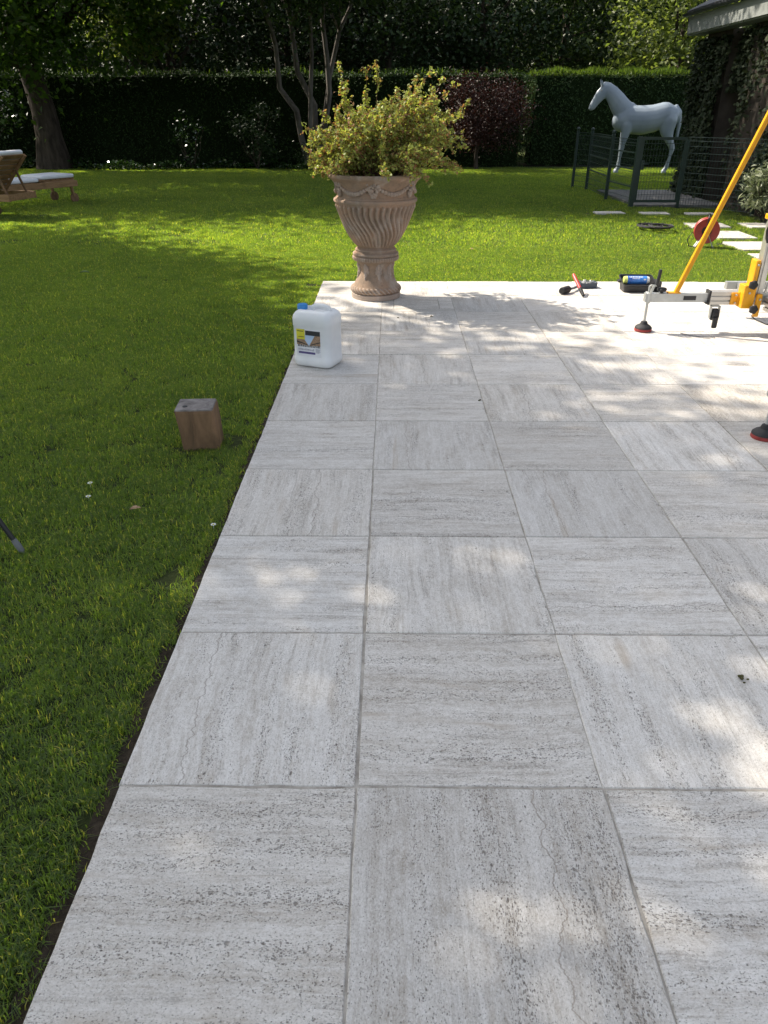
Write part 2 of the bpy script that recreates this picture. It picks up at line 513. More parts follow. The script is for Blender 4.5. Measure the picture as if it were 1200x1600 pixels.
def scatter_simple(name, pts, rot, scl, mesh, label):
    """one kind of clump on points"""
    me = bpy.data.meshes.new(name + '_points')
    me.vertices.add(len(pts)); me.vertices.foreach_set('co', np.asarray(pts, np.float32).ravel())
    for nm, arr in (('rotz', rot), ('scl', scl)):
        a = me.attributes.new(nm, 'FLOAT', 'POINT'); a.data.foreach_set('value', np.asarray(arr, np.float32))
    me.materials.append(mesh.materials[0])
    o = link(bpy.data.objects.new(name, me))
    tag(o, label, 'grass', kind='stuff')
    ng = bpy.data.node_groups.new(name, 'GeometryNodeTree')
    ng.interface.new_socket('Geometry', in_out='INPUT', socket_type='NodeSocketGeometry')
    ng.interface.new_socket('Geometry', in_out='OUTPUT', socket_type='NodeSocketGeometry')
    N = ng.nodes; L = ng.links
    gi = N.new('NodeGroupInput'); go = N.new('NodeGroupOutput')
    src = bpy.data.objects.new(mesh.name, mesh)
    oi = N.new('GeometryNodeObjectInfo'); oi.inputs['Object'].default_value = src
    oi.inputs['As Instance'].default_value = True
    iop = N.new('GeometryNodeInstanceOnPoints')
    L.new(gi.outputs[0], iop.inputs['Points']); L.new(oi.outputs['Geometry'], iop.inputs['Instance'])
    ar = N.new('GeometryNodeInputNamedAttribute'); ar.data_type = 'FLOAT'; ar.inputs['Name'].default_value = 'rotz'
    cx = N.new('ShaderNodeCombineXYZ'); L.new(ar.outputs[0], cx.inputs[2]); L.new(cx.outputs[0], iop.inputs['Rotation'])
    asc = N.new('GeometryNodeInputNamedAttribute'); asc.data_type = 'FLOAT'; asc.inputs['Name'].default_value = 'scl'
    L.new(asc.outputs[0], iop.inputs['Scale'])
    L.new(iop.outputs[0], go.inputs[0])
    md = o.modifiers.new('clumps', 'NODES'); md.node_group = ng
    return o

SLABS = [(4.55, 11.42, .54, .44), (5.36, 11.42, .56, .46), (4.50, 10.50, .50, .64), (4.43, 9.58, .50, .62), (4.37, 8.70, .50, .62), (3.52, 12.90, .46, .26), (4.22, 12.82, .44, .26), (4.95, 12.78, .44, .24)]
def keep_grass(x, y, margin):
    k = ~((x > PX0 - 0.046 - margin) & (x < PX1 + margin) & (y < PY1 + 0.012 + margin))
    for (sx, sy, a, d) in SLABS:
        k &= ~((np.abs(x - sx) < a / 2 + margin * .5) & (np.abs(y - sy) < d / 2 + margin * .5))
    k &= ~((x > 5.45) & (y < 17))
    k &= ~((x > 4.15) & (y > 13.6) & (y < 16.4) & (x + 0 > 4.15))
    return k
def zone(rg, x0, x1, y0, y1, step, jit=0.38):
    xs = np.arange(x0, x1, step); ys = np.arange(y0, y1, step)
    X, Y = np.meshgrid(xs, ys); X = X.ravel(); Y = Y.ravel()
    X = X + rg.uniform(-jit, jit, X.shape) * step; Y = Y + rg.uniform(-jit, jit, Y.shape) * step
    return X, Y
rg = np.random.default_rng(3)
def lay(name, X, Y, clumps, smin, smax, label):
    pick = rg.integers(0, len(clumps), len(X))
    for i, cm in enumerate(clumps):
        s_ = pick == i
        n = int(s_.sum())
        P = np.c_[X[s_], Y[s_], np.full(n, LAWN_Z)]
        scatter_simple(name, P, rg.uniform(0, 2 * PI, n), rg.uniform(smin, smax, n), cm, label)
near = [clump_mesh('grass_clump', 0.15, 430, 0.025, 0.0026, 100 + i, 1.1) for i in range(3)]
midc = [clump_mesh('grass_clump_mid', 0.22, 440, 0.027, 0.0045, 110 + i, 1.0) for i in range(2)]
farc = [clump_mesh('grass_clump_far', 0.42, 560, 0.033, 0.010, 120 + i, 0.9, 1) for i in range(2)]
X, Y = zone(rg, -4.6, -0.60, 0.2, 4.8, 0.098); k = keep_grass(X, Y, 0.045); X, Y = X[k], Y[k]
bald = np.array([mnoise.noise((x * 5.1, y * 5.1, 5)) for x, y in zip(X, Y)]); k = (bald > -0.6) | (rg.random(len(X)) < .7); X, Y = X[k], Y[k]
lay('lawn_grass_near', X, Y, near, 0.75, 1.2, 'short green grass in the shaded lawn beside the terrace')
X, Y = zone(rg, -8.5, 5.6, 4.8, 9.6, 0.138); k = keep_grass(X, Y, 0.045); X, Y = X[k], Y[k]
lay('lawn_grass_middle', X, Y, midc, 0.8, 1.15, 'short green grass round the far end of the terrace')
X, Y = zone(rg, -16, 8.5, 9.6, 23.6, 0.27); k = keep_grass(X, Y, 0.09); X, Y = X[k], Y[k]
lay('lawn_grass_far', X, Y, farc, 0.8, 1.15, 'short mown grass of the back lawn before the hedge')
# finer edging along terrace: longer loose blades
edgec = clump_mesh('grass_edge_clump', 0.06, 30, 0.030, 0.0027, 140, 1.1)
n = 620
ye = rg.uniform(0.2, 7.0, n); xe = PX0 - 0.055 - np.abs(rg.normal(0, 0.03, n)) + 0.02 - 0.02 * np.clip((4.2 - ye) / 3, 0, 1)
scatter_simple('lawn_grass_edge', np.c_[xe, ye, np.full(n, LAWN_Z)], rg.uniform(0, 6.28, n), rg.uniform(0.55, 1.15, n), edgec, 'loose longer grass blades along the bare soil edge')
n = 620
xe = rg.uniform(-0.7, 5.4, n); ye = PY1 + 0.035 + np.abs(rg.normal(0, 0.02, n))
scatter_simple('lawn_grass_far_edge', np.c_[xe, ye, np.full(n, LAWN_Z)], rg.uniform(0, 6.28, n), rg.uniform(0.6, 0.95, n), edgec, 'grass tufts along the far edge of the terrace')

# ------------------------------------------------------------------ more ground: slabs and paved strip behind the fence
M_SLAB = plain('slab_stone', (0.50, 0.48, 0.44), 0.75, 0, 0.25, 0.15, 14, 0.002)
M_PAVE = plain('grey_paving', (0.17, 0.17, 0.165), 0.8, 0, 0.2, 0.2, 5, 0.002)
slab_labels = ['pale stone slab in the grass right behind the red cable reel', 'pale stone slab farthest right, beside the pale leafy shrub',
               'pale stone slab in the grass just right of the red cable reel', 'pale stone slab in the grass, third along the path towards the terrace',
               'pale stone slab in the grass nearest the terrace and the hoist mast', 'thin grey slab in the grass left of the fence corner post',
               'thin grey slab in the grass before the open gate', 'thin grey slab in the grass before the long fence panel']
for i, (x, y, a, d) in enumerate(SLABS):
    b = MB(); b.box((0, 0, -0.02), (a, d, 0.05), bev=0.004)
    o = b.build('stepping_stone', M_SLAB, loc=(x, y, -0.026)); o.rotation_euler.z = R((-1.5, 2, -1, 1, -.5, 3, -2, 1)[i])
    tag(o, slab_labels[i], 'paving slab', 'stone slabs laid in the lawn')
b = MB()
pave = empty('paved_path'); pave['kind'] = 'structure'
rng = random.Random(8)
for i in range(3):
    for j in range(4):
        b = MB(); b.box((0, 0, 0), (0.50, 0.68, 0.04), bev=0.003)
        o = b.build('slab', M_PAVE, pave, loc=(4.45 + 0.51 * i, 14.15 + 0.69 * j, -0.028 + rng.gauss(0, .002)))

# ------------------------------------------------------------------ foliage helpers
def leaf_cloud(P, size, rgn, up=0.5, out=None, aspect=0.55, name='crown', mat=None, fold=0.12, droop=0.0):
    """one small folded leaf per point"""
    n = len(P)
    nrm = rgn.normal(0, 1, (n, 3)); nrm[:, 2] = np.abs(nrm[:, 2]) + up
    if out is not None: nrm += out
    nrm /= np.linalg.norm(nrm, axis=1)[:, None]
    t = rgn.normal(0, 1, (n, 3)); t[:, 2] -= droop
    t -= nrm * (t * nrm).sum(1)[:, None]; t /= np.linalg.norm(t, axis=1)[:, None]
    bb = np.cross(nrm, t)
    s = (size * rgn.uniform(0.6, 1.3, n))[:, None]
    a0 = P - t * s * .5
    a2 = P + t * s * .5
    a1 = P + bb * s * aspect * .5 + nrm * s * fold
    a3 = P - bb * s * aspect * .5 + nrm * s * fold
    V = np.stack([a0, a1, a2, a3], 1).reshape(-1, 3)
    Q = np.arange(4 * n).reshape(-1, 4)
    return mesh_np(name, V, Q, mat)

def crown_points(rgn, c, r, nclump, per, spread, inner=0.45):
    d = rgn.normal(0, 1, (nclump, 3)); d /= np.linalg.norm(d, axis=1)[:, None]
    rad = rgn.uniform(inner, 1.0, nclump) ** 0.8
    cc = np.array(c) + d * rad[:, None] * np.array(r)
    sz = spread * rgn.uniform(0.6, 1.35, nclump)
    P = np.repeat(cc, per, 0) + rgn.normal(0, 1, (nclump * per, 3)) * np.repeat(sz, per)[:, None] * np.array([1, 1, 0.62])
    return P, cc

def bark(name, a, b, sc=9):
    m = NT(name)
    oc = m.n('TexCoord').outputs['Object']
    nz = m.noise(m.scaled(oc, (sc, sc, sc * .22)), 1, 5, 0.65)
    c = m.ramp(nz, [(0.35, a), (0.65, b)])
    return m.done(m.bsdf(c, 0.9, 0, 0.15, bump=nz, bump_d=0.03))
M_BARK = bark('bark_dark', (0.030, 0.024, 0.020), (0.085, 0.068, 0.055))
M_BARKP = bark('bark_pale', (0.06, 0.053, 0.046), (0.17, 0.155, 0.14), 6)
L_DARK = leaf_mat('leaf_dark', [(0.1, (0.012, 0.026, 0.010)), (0.5, (0.021, 0.041, 0.015)), (0.9, (0.036, 0.062, 0.022))], 0.08, 0.2)
L_MID = leaf_mat('leaf_lime', [(0.1, (0.022, 0.046, 0.010)), (0.5, (0.042, 0.085, 0.016)), (0.9, (0.075, 0.13, 0.022))], 0.45, 0.25)
L_BIRCH = leaf_mat('leaf_birch', [(0.1, (0.020, 0.038, 0.012)), (0.5, (0.036, 0.062, 0.020)), (0.9, (0.065, 0.10, 0.03))], 0.22, 0.25)
L_LIGHT = leaf_mat('leaf_light', [(0.1, (0.07, 0.095, 0.03)), (0.5, (0.13, 0.17, 0.055)), (0.9, (0.22, 0.25, 0.09))], 0.45, 0.35)
L_HEDGE = leaf_mat('leaf_yew', [(0.1, (0.012, 0.026, 0.010)), (0.5, (0.022, 0.046, 0.014)), (0.9, (0.040, 0.075, 0.018))], 0.14, 0.15, 0.6)
L_SHOOT = leaf_mat('leaf_hedge_shoot', [(0.1, (0.05, 0.085, 0.015)), (0.5, (0.085, 0.135, 0.022)), (0.9, (0.13, 0.18, 0.03))], 0.4, 0.15)
L_RED = leaf_mat('leaf_copper', [(0.1, (0.020, 0.010, 0.010)), (0.5, (0.036, 0.017, 0.015)), (0.9, (0.062, 0.03, 0.024))], 0.2, 0.25, tcol=(1.6, 0.9, 0.7))
L_IVY = leaf_mat('leaf_ivy', [(0.1, (0.018, 0.026, 0.014)), (0.5, (0.030, 0.044, 0.022)), (0.9, (0.05, 0.06, 0.032))], 0.1, 0.12, 0.6)
L_PALE = leaf_mat('leaf_pale', [(0.1, (0.12, 0.15, 0.09)), (0.5, (0.22, 0.25, 0.15)), (0.9, (0.38, 0.40, 0.28))], 0.25, 0.3, tcol=(1.1, 1.2, 0.8))
L_GLOSS = leaf_mat('leaf_glossy', [(0.1, (0.012, 0.030, 0.010)), (0.5, (0.022, 0.052, 0.014)), (0.9, (0.04, 0.08, 0.02))], 0.12, 0.9, 0.22)

def bent(p, q, rgn, k=6, wob=0.06, sag=0.0):
    p, q = np.array(p, float), np.array(q, float); L = np.linalg.norm(q - p)
    o = [p + (q - p) * i / k for i in range(k + 1)]
    for i in range(1, k):
        o[i] = o[i] + rgn.normal(0, wob * L / k * 1.5, 3) + np.array([0, 0, sag * L * math.sin(PI * i / k)])
    return o

def tree(name, label, base, top, tr, cc, cr, nclump, per, spread, lsize, lmat, bmat=None, seed=0, limbs=10, cat='tree', group=None, inner=0.45, stems=None, droop=0.0, aspect=0.6, keep=None):
    rgn = np.random.default_rng(seed)
    root = empty(name, base, 0, label, cat, group)
    base = np.array(base, float)
    P, C_ = crown_points(rgn, np.array(cc) - base, cr, nclump, per, spread, inner)
    if keep is not None:
        P = P[keep(P + base)]
    b = MB()
    if stems is None:
        tp = np.array(top) - base
        pts = bent((0, 0, -0.1), tp, rgn, 6, 0.05)
        rr = [tr * (1.35 if i == 0 else 1.0) * (1 - 0.55 * i / 6) for i in range(7)]
        b.tube(pts, rr, 10)
        starts = [(pts[k], rr[k] * .6) for k in (3, 4, 5, 6)]
    else:
        starts = []
        for s in stems:
            s0 = np.array(s[0]) - base; s1 = np.array(s[1]) - base
            pts = bent(s0, s1, rgn, 6, 0.07)
            b.tube(pts, [s[2] * (1 - 0.5 * i / 6) for i in range(7)], 9)
            starts += [(pts[4], s[2] * .45), (pts[6], s[2] * .45)]
    for i in range(limbs):
        s0, r0 = starts[i % len(starts)]
        tgt = C_[int(rgn.integers(len(C_)))]
        if tgt[2] < s0[2] - 0.6: tgt = tgt.copy(); tgt[2] = s0[2] + 0.3
        pts = bent(s0, tgt, rgn, 5, 0.08, 0.06)
        b.tube(pts, [r0 * (1 - 0.85 * k / 5) for k in range(6)], 6)
    b.build('trunk', bmat or M_BARK, root, True)
    me = leaf_cloud(P, lsize, rgn, 0.4, name='crown', mat=lmat, droop=droop, aspect=aspect)
    link(bpy.data.objects.new('crown', me), root)
    return root

# ------------------------------------------------------------------ hedges
M_CORE = plain('hedge_core', (0.012, 0.020, 0.008), 1.0, 0, 0.0, 0.3, 6)
def hedge(name, label, x0, x1, y0, y1, h, n, shoots, seed, lsize=0.075):
    rgn = np.random.default_rng(seed)
    root = empty(name, ((x0 + x1) / 2, (y0 + y1) / 2, LAWN_Z), 0, label, 'hedge')
    o0 = np.array([(x0 + x1) / 2, (y0 + y1) / 2, LAWN_Z])
    b = MB(); b.box((0, 0, (h - .06) / 2), (x1 - x0 - .2, y1 - y0 - .2, h - .12))
    b.build('branch_core', M_CORE, root)
    # front, ends and top
    nf = int(n * .62); nt = int(n * .3); ne = n - nf - nt
    und = lambda x, z: 0.05 * np.sin(x * 2.1 + z) + 0.03 * np.sin(x * 5.3 + 2 * z)
    fx = rgn.uniform(x0, x1, nf); fz = rgn.uniform(0, h, nf) ; fy = y0 + und(fx, fz) + np.abs(rgn.normal(0, .05, nf))
    tx = rgn.uniform(x0, x1, nt); ty = rgn.uniform(y0, y1, nt); tz = h + 0.05 * np.sin(tx * 1.7) + 0.035 * np.sin(tx * 4.3 + 1) + rgn.normal(0, .045, nt)
    sd = rgn.random(ne) < .5
    ex = np.where(sd, x0, x1) + rgn.normal(0, .05, ne); ey = rgn.uniform(y0, y1, ne); ez = rgn.uniform(0, h, ne)
    P = np.concatenate([np.c_[fx, fy, fz], np.c_[tx, ty, tz], np.c_[ex, ey, ez]]) - o0 * np.array([1, 1, 0])
    out = np.concatenate([np.tile([0, -1.2, 0], (nf, 1)), np.tile([0, 0, 1.0], (nt, 1)), np.c_[np.where(sd, -1.2, 1.2), np.zeros(ne), np.zeros(ne)]])
    link(bpy.data.objects.new('foliage', leaf_cloud(P, lsize, rgn, 0.0, out, 0.45, 'foliage', L_HEDGE)), root)
    if shoots:
        sx = rgn.uniform(x0, x1, shoots); sy = rgn.uniform(y0 - .03, y1, shoots) ; hh = rgn.uniform(.06, .24, shoots) * (0.6 + 0.5 * np.sin(sx * 3) ** 2)
        V = []; Q = []
        lx = rgn.normal(0, .035, shoots); ly = rgn.normal(0, .035, shoots); an = rgn.uniform(0, PI, shoots); w_ = .016
        p = np.c_[sx, sy, np.full(shoots, h - .02)] - o0 * np.array([1, 1, 0]); S = np.c_[np.cos(an), np.sin(an), 0 * an] * w_
        tip = p + np.c_[lx, ly, hh]; mid = (p + tip) / 2
        V = np.stack([p - S * .6, mid - S * 1.1, tip, mid + S * 1.1], 1).reshape(-1, 3)
        sh_ = link(bpy.data.objects.new('shoots', mesh_np('shoots', V, np.arange(4 * shoots).reshape(-1, 4), L_SHOOT)), root)
        sh_['kind'] = 'stuff'
    return root
hedge('clipped_hedge', 'long dark clipped hedge behind the birch and the wooden loungers', -19, 3.72, 23.7, 24.9, 2.36, 26000, 350, 1)
hedge('clipped_hedge', 'dark clipped hedge with sunlit shoots behind the white horse', 3.98, 13.5, 24.2, 25.4, 2.36, 13000, 5200, 2)
hedge('added_sky_screen', 'very tall dark hedge added behind all the trees to block the sky', -34, 30, 37, 39, 9.5, 26000, 0, 3, 0.26)  # added backdrop that stops sky showing through the crowns

# ------------------------------------------------------------------ trees in the photograph
tree('lime_tree', 'large broadleaf tree with thick dark trunk at the left of the hedge', (-9.5, 22.9, LAWN_Z), (-9.7, 23.2, 5.2), 0.40, (-8.8, 20.0, 6.5), (6.6, 5.2, 4.5), 460, 160, 0.58, 0.17, L_MID, M_BARK, 21, 18)
tree('birch_tree', 'pale multi-stemmed tree spreading above the urn shrub before the hedge', (-2.25, 23.2, LAWN_Z), None, 0, (-1.2, 19.6, 6.5), (4.9, 4.7, 3.3), 430, 180, 0.50, 0.13, L_BIRCH, M_BARKP, 22, 18,
     stems=[((-2.35, 23.2, -.05), (-3.5, 23.0, 4.3), .095), ((-2.25, 23.3, -.05), (-2.75, 23.1, 5.0), .10), ((-2.15, 23.15, -.05), (-1.7, 23.2, 5.2), .09), ((-2.1, 23.3, -.05), (-1.0, 23.3, 4.6), .085), ((-2.25, 23.05, -.05), (-2.2, 22.6, 5.4), .07)], droop=0.5)
tree('copper_maple', 'dark red-leaved small tree between the urn shrub and the white horse', (2.35, 22.9, LAWN_Z), (2.4, 22.95, 1.4), 0.07, (2.45, 22.75, 1.38), (1.15, 0.7, 1.05), 90, 110, 0.24, 0.075, L_RED, M_BARK, 23, 14, droop=0.8, inner=0.3, aspect=.4)
back = [(-15.5, 27.5, 4.3, 'leftmost dark broad tree behind the long hedge', L_DARK, 3.0), (-11.2, 31.8, 4.6, 'dark tree behind the long hedge, right of the thick trunk', L_DARK, 3.1),
        (-7.2, 28.0, 4.3, 'dense dark tree behind the long hedge, above the small pale-leaved bush', L_DARK, 2.9), (-3.6, 29.2, 4.5, 'dark tree behind the pale birch stems', L_DARK, 2.8),
        (-0.2, 28.6, 4.3, 'dark tree behind the shrub in the urn', L_DARK, 2.8), (3.0, 29.0, 4.2, 'dark leafy tree behind the red-leaved tree', L_DARK, 2.7),
        (6.0, 30.6, 3.6, 'tall leafy tree directly behind the white horse', L_BIRCH, 2.5), (8.9, 26.9, 3.9, 'sunlit pale green tree beside the eave of the house', L_LIGHT, 2.1),
        (13.4, 29.0, 4.0, 'rightmost tree hidden mostly behind the house', L_DARK, 2.8)]
for i, (x, y, z, lab, lm, rr) in enumerate(back):
    tree('screen_tree', lab, (x, y, LAWN_Z), (x, y, z), 0.18, (x, y, z - .1), (rr, 2.0, 3.5), 130, 100, 0.42, 0.16, lm, M_BARK, 50 + i, 10, group='trees behind the hedges', inner=0.35)
# trees beside the camera that shade the near lawn and the terrace
tree('shade_tree', 'big spreading tree on the lawn outside the left edge of the view', (-12.2, 11.2, LAWN_Z), (-12.0, 11.0, 6.0), 0.35, (-11.8, 10.9, 8.0), (3.3, 3.7, 2.8), 230, 160, 0.58, 0.20, L_MID, M_BARK, 71, 18)
tree('shade_tree', 'big spreading tree on the lawn behind the left of the camera', (-8.8, 5.6, LAWN_Z), (-8.5, 5.8, 5.5), 0.33, (-8.0, 6.3, 8.0), (3.1, 3.6, 2.6), 150, 175, 0.52, 0.18, L_MID, M_BARK, 72, 18)

tree('shade_tree', 'unseen tree added behind the camera to dim the sky light on the near lawn', (-6.0, -2.4, LAWN_Z), (-5.6, -1.6, 5.2), 0.28, (-4.8, -0.6, 7.0), (3.4, 3.6, 2.0), 170, 140, 0.52, 0.20, L_MID, M_BARK, 73, 16)  # added out of view: its crown keeps sky light off the near lawn
tree('added_sunlit_tree', 'added light green tree standing in for sunlit lime boughs above the long hedge at the left', (-8.0, 26.5, LAWN_Z), (-8.0, 26.5, 3.2), 0.08, (-7.9, 26.4, 3.9), (1.5, .8, 1.25), 60, 90, 0.26, 0.15, L_LIGHT, M_BARK, 74, 10)  # added tree, stands in for sunlit leaves on the lime's low boughs
# ------------------------------------------------------------------ bushes and border plants
def bush(name, label, base, r, n, lsize, lmat, seed, cat='shrub', group=None, aspect=0.55, nst=9, up=0.4, clumps=26):
    rgn = np.random.default_rng(seed)
    root = empty(name, base, 0, label, cat, group)
    P, C_ = crown_points(rgn, (0, 0, r[2]), np.array(r) * .82, clumps, max(4, n // clumps), max(r) * .17, 0.4)
    P[:, 2] = np.maximum(P[:, 2], 0.02)
    b = MB()
    for i in range(nst):
        b.tube(bent((rgn.normal(0, .03), rgn.normal(0, .03), -.02), C_[i % len(C_)], rgn, 4, .08), [.014, .012, .01, .007, .004], 5)
    b.build('stems', M_BARK, root)
    link(bpy.data.objects.new('foliage', leaf_cloud(P, lsize, rgn, up, None, aspect, 'foliage', lmat)), root)
    return root
bush('laurel_bush', 'glossy dark laurel bush left of the thick tree trunk', (-11.4, 22.6, LAWN_Z), (1.5, .7, 1.35), 2600, 0.13, L_GLOSS, 81, aspect=.42)
bush('pale_bush', 'small bush with light-catching leaves before the long hedge', (-5.6, 22.9, LAWN_Z), (.62, .45, .72), 420, 0.085, L_GLOSS, 82, aspect=.45)
bush('spreading_bush', 'dark spreading bush left of the pale birch stems', (-3.75, 22.8, LAWN_Z), (.85, .55, .95), 1500, 0.085, L_DARK, 83)
bush('low_bush', 'low dark bush at the foot of the pale birch stems', (-2.0, 22.3, LAWN_Z), (.9, .5, .38), 1200, 0.07, L_DARK, 84)
bush('pale_leafy_shrub', 'pale green leafy shrub against the house at the right edge', (5.52, 11.75, LAWN_Z), (.42, .40, .50), 1500, 0.10, L_PALE, 85, aspect=.28)
rgn = np.random.default_rng(9)
n = 3600
gx = rgn.uniform(-13, -1.2, n); gy = 22.55 + 0.28 * np.sin(gx * 1.1) + np.abs(rgn.normal(0, .45, n)); gz = LAWN_Z + rgn.uniform(.02, .26, n) * (0.5 + .5 * np.sin(gx * 2.3) ** 2)
o = link(bpy.data.objects.new('ground_cover', leaf_cloud(np.c_[gx, gy, gz], 0.10, rgn, .6, None, .5, 'ground_cover', L_GLOSS)))
tag(o, 'low leafy ground cover along the foot of the long hedge', 'ground cover', kind='stuff')
b = MB(); b.add([(-20, 22.75, LAWN_Z + .006), (3.6, 22.9, LAWN_Z + .006), (3.9, 24.1, LAWN_Z + .006), (14, 24.15, LAWN_Z + .006), (14, 26, LAWN_Z + .006), (-20, 26, LAWN_Z + .006)], [(0, 1, 2, 3, 4, 5)])
tag(b.build('border_soil', M_MULCH), kind='structure')

# ------------------------------------------------------------------ house with ivy
M_BRICKP = plain('brown_render', (0.062, 0.052, 0.044), 0.9, 0, 0.15, 0.25, 4, 0.004)
M_FASCIA = plain('white_fascia', (0.27, 0.29, 0.28), 0.5, 0, 0.4, 0.08, 3)
M_ROOFT = plain('dark_roof_tile', (0.045, 0.047, 0.05), 0.7, 0, 0.3, 0.25, 8, 0.003)
M_GUT = plain('grey_gutter', (0.05, 0.055, 0.06), 0.4, 0, 0.5, 0.1, 8)
HX, HY0, HY1 = 5.78, 1.5, 16.15
house = empty('ivy_clad_house', (HX, HY1, LAWN_Z), 0, 'ivy-clad low house with pale fascia and dark roof edge', 'house')
hw = lambda x, y, z: (x - HX, y - HY1, z - LAWN_Z)
b = MB()
for (y0, y1, x0) in ((HY0, 12.2, HX), (12.2, 14.1, HX), (14.1, 15.0, HX + .35), (15.0, HY1, HX)):
    b.box(hw((x0 + HX + 6) / 2, (y0 + y1) / 2 , 1.3), (HX + 6 - x0, y1 - y0 - .001, 2.7))
b.build('wall', M_BRICKP, house)
b = MB(); b.box(hw(HX - .29, (HY0 + HY1) / 2 + .1, 2.80), (.035, HY1 - HY0 + .35, .27), bev=.004)
b.build('fascia', M_FASCIA, house)
b = MB(); b.box(hw(HX - .13, (HY0 + HY1) / 2 + .1, 2.655), (.29, HY1 - HY0 + .34, .02))
b.build('soffit', M_FASCIA, house)
b = MB()
gp = [(math.cos(a) * .055, math.sin(a) * .055) for a in np.linspace(PI, 2 * PI, 9)]
vs = []
for y in (HY0 - .2, HY1 + .32):
    vs += [hw(HX - .37 + dx, y, 2.985 + dz) for dx, dz in gp] + [hw(HX - .37 + dx * .88, y, 2.985 + dz * .88) for dx, dz in reversed(gp)]
b.add(vs, [(k, (k + 1) % 18, 18 + (k + 1) % 18, 18 + k) for k in range(18)] + [tuple(reversed(range(18))), tuple(range(18, 36))])
b.build('gutter', M_GUT, house)
roof = MB(); roof.hexa([hw(HX - .36, HY0 - .2, 2.95), hw(HX + 3.2, HY0 - .2, 4.6), hw(HX + 3.2, HY1 + .3, 4.6), hw(HX - .36, HY1 + .3, 2.95), hw(HX - .36, HY0 - .2, 3.03), hw(HX + 3.2, HY0 - .2, 4.68), hw(HX + 3.2, HY1 + .3, 4.68), hw(HX - .36, HY1 + .3, 3.03)])
roof = roof.build('roof', M_ROOFT, house)
rgn = np.random.default_rng(31)
def ivy(n, y0, y1, z0, z1, x, dens=None):
    yy = rgn.uniform(y0, y1, n); zz = rgn.uniform(z0, z1, n)
    xx = x - np.abs(rgn.normal(0, .05, n)) - 0.05 - 0.05 * np.sin(yy * 4 + zz * 3)
    k = np.ones(n, bool) if dens is None else rgn.random(n) < dens(yy, zz)
    return np.c_[xx, yy, zz][k]
P = np.concatenate([ivy(5200, 14.95, 16.35, 0, 2.55, HX), ivy(3400, 11.0, 14.1, 0.0, 2.6, HX, lambda y, z: 0.25 + 0.75 * (np.sin(y * 3 + z * 2) > -.2) * (z > .2)), ivy(700, 14.1, 15.0, 1.7, 2.6, HX + .2)])
P2 = np.c_[rgn.uniform(HX - .1, HX + 1.5, 1500), 16.2 + np.abs(rgn.normal(0, .05, 1500)), rgn.uniform(0, 2.55, 1500)]
P = np.concatenate([P, P2]) - np.array([HX, HY1, LAWN_Z])
link(bpy.data.objects.new('ivy', leaf_cloud(P, 0.075, rgn, 0.0, np.tile([-1.2, -.2, .3], (len(P), 1)), 0.85, 'ivy', L_IVY)), house)

# ------------------------------------------------------------------ green garden fence with gate
M_FENCE = plain('dark_green_steel', (0.022, 0.042, 0.036), 0.45, 0, 0.5, 0.15, 12)
def fence_post(parent, x, y, h, r=.026, cap=True):
    b = MB(); b.box((x, y, h / 2 + LAWN_Z), (r * 2, r * 2, h)); p = b.build('post', M_FENCE, parent)
    if cap:
        b = MB(); b.lathe([(.030, 0), (.036, .008), (.018, .016), (.034, .032), (.040, .05), (.034, .068), (.012, .082)], (x, y, h + LAWN_Z), 12)
        b.build('ball_cap', M_FENCE, p, True)
    return p
def mesh_panel(parent, a, c, z0, z1, step=.05, hz=.10, rw=.0028, double=True):
    a, c = np.array(a, float), np.array(c, float); L = np.linalg.norm(c - a); b = MB()
    k = int(L / step)
    for i in range(k + 1):
        p = a + (c - a) * i / k
        b.tube([(p[0], p[1], z0), (p[0], p[1], z1)], rw, 4, cap=False)
    zs = list(np.arange(z0, z1 - .06, hz)) + [z1 - .055, z1]
    for z in zs:
        r_ = rw * (1.9 if z > z1 - .07 else 1.45)
        b.tube([(a[0], a[1], z), (c[0], c[1], z)], r_, 4, cap=False)
    return b.build('mesh_panel', M_FENCE, parent)
fr = empty('wire_fence', (0, 0, 0), 0, 'dark green wire mesh fence running from the gate to the house', 'fence')
fence_post(fr, 4.90, 13.75, 1.06, .022, False); fence_post(fr, 5.70, 12.62, 1.06, .022, False)
mesh_panel(fr, (4.9, 13.75), (5.70, 12.62), LAWN_Z + .05, 1.04, rw=.0034)
fl = empty('wire_fence', (0, 0, 0), 0, 'dark green fence side running back from the gate towards the hedge', 'fence')
fence_post(fl, 3.99, 15.0, 1.08); fence_post(fl, 4.06, 16.9, 1.08); fence_post(fl, 3.88, 17.4, 1.08)
mesh_panel(fl, (3.99, 15.0), (4.06, 16.9), LAWN_Z + .05, 1.02); mesh_panel(fl, (4.06, 16.9), (3.88, 17.4), LAWN_Z + .05, 1.02)
for z in (.35, .62, .80, .98):
    b = MB(); b.bar((3.99, 15.0, z), (4.06, 16.9, z), .02, .02); b.build('rail', M_FENCE, fl)
gt = empty('garden_gate', (4.1, 13.75, LAWN_Z), 0, 'dark green framed wire gate with tall posts before the white horse', 'gate')
def gl(o): o.location = (-4.1, -13.75, -LAWN_Z); return o
b = MB(); b.box((4.1, 13.75, .54 + LAWN_Z), (.075, .075, 1.10)); gl(b.build('gate_post', M_FENCE, gt))
b = MB(); b.bar((4.14, 13.75, .06), (4.88, 13.75, .06), .035, .04); b.bar((4.14, 13.75, 1.02), (4.88, 13.75, 1.02), .035, .04)
b.bar((4.16, 13.75, .06), (4.16, 13.75, 1.02), .035, .04, up=(0, 1, 0)); b.bar((4.86, 13.75, .06), (4.86, 13.75, 1.02), .035, .04, up=(0, 1, 0))
gl(b.build('gate_frame', M_FENCE, gt))
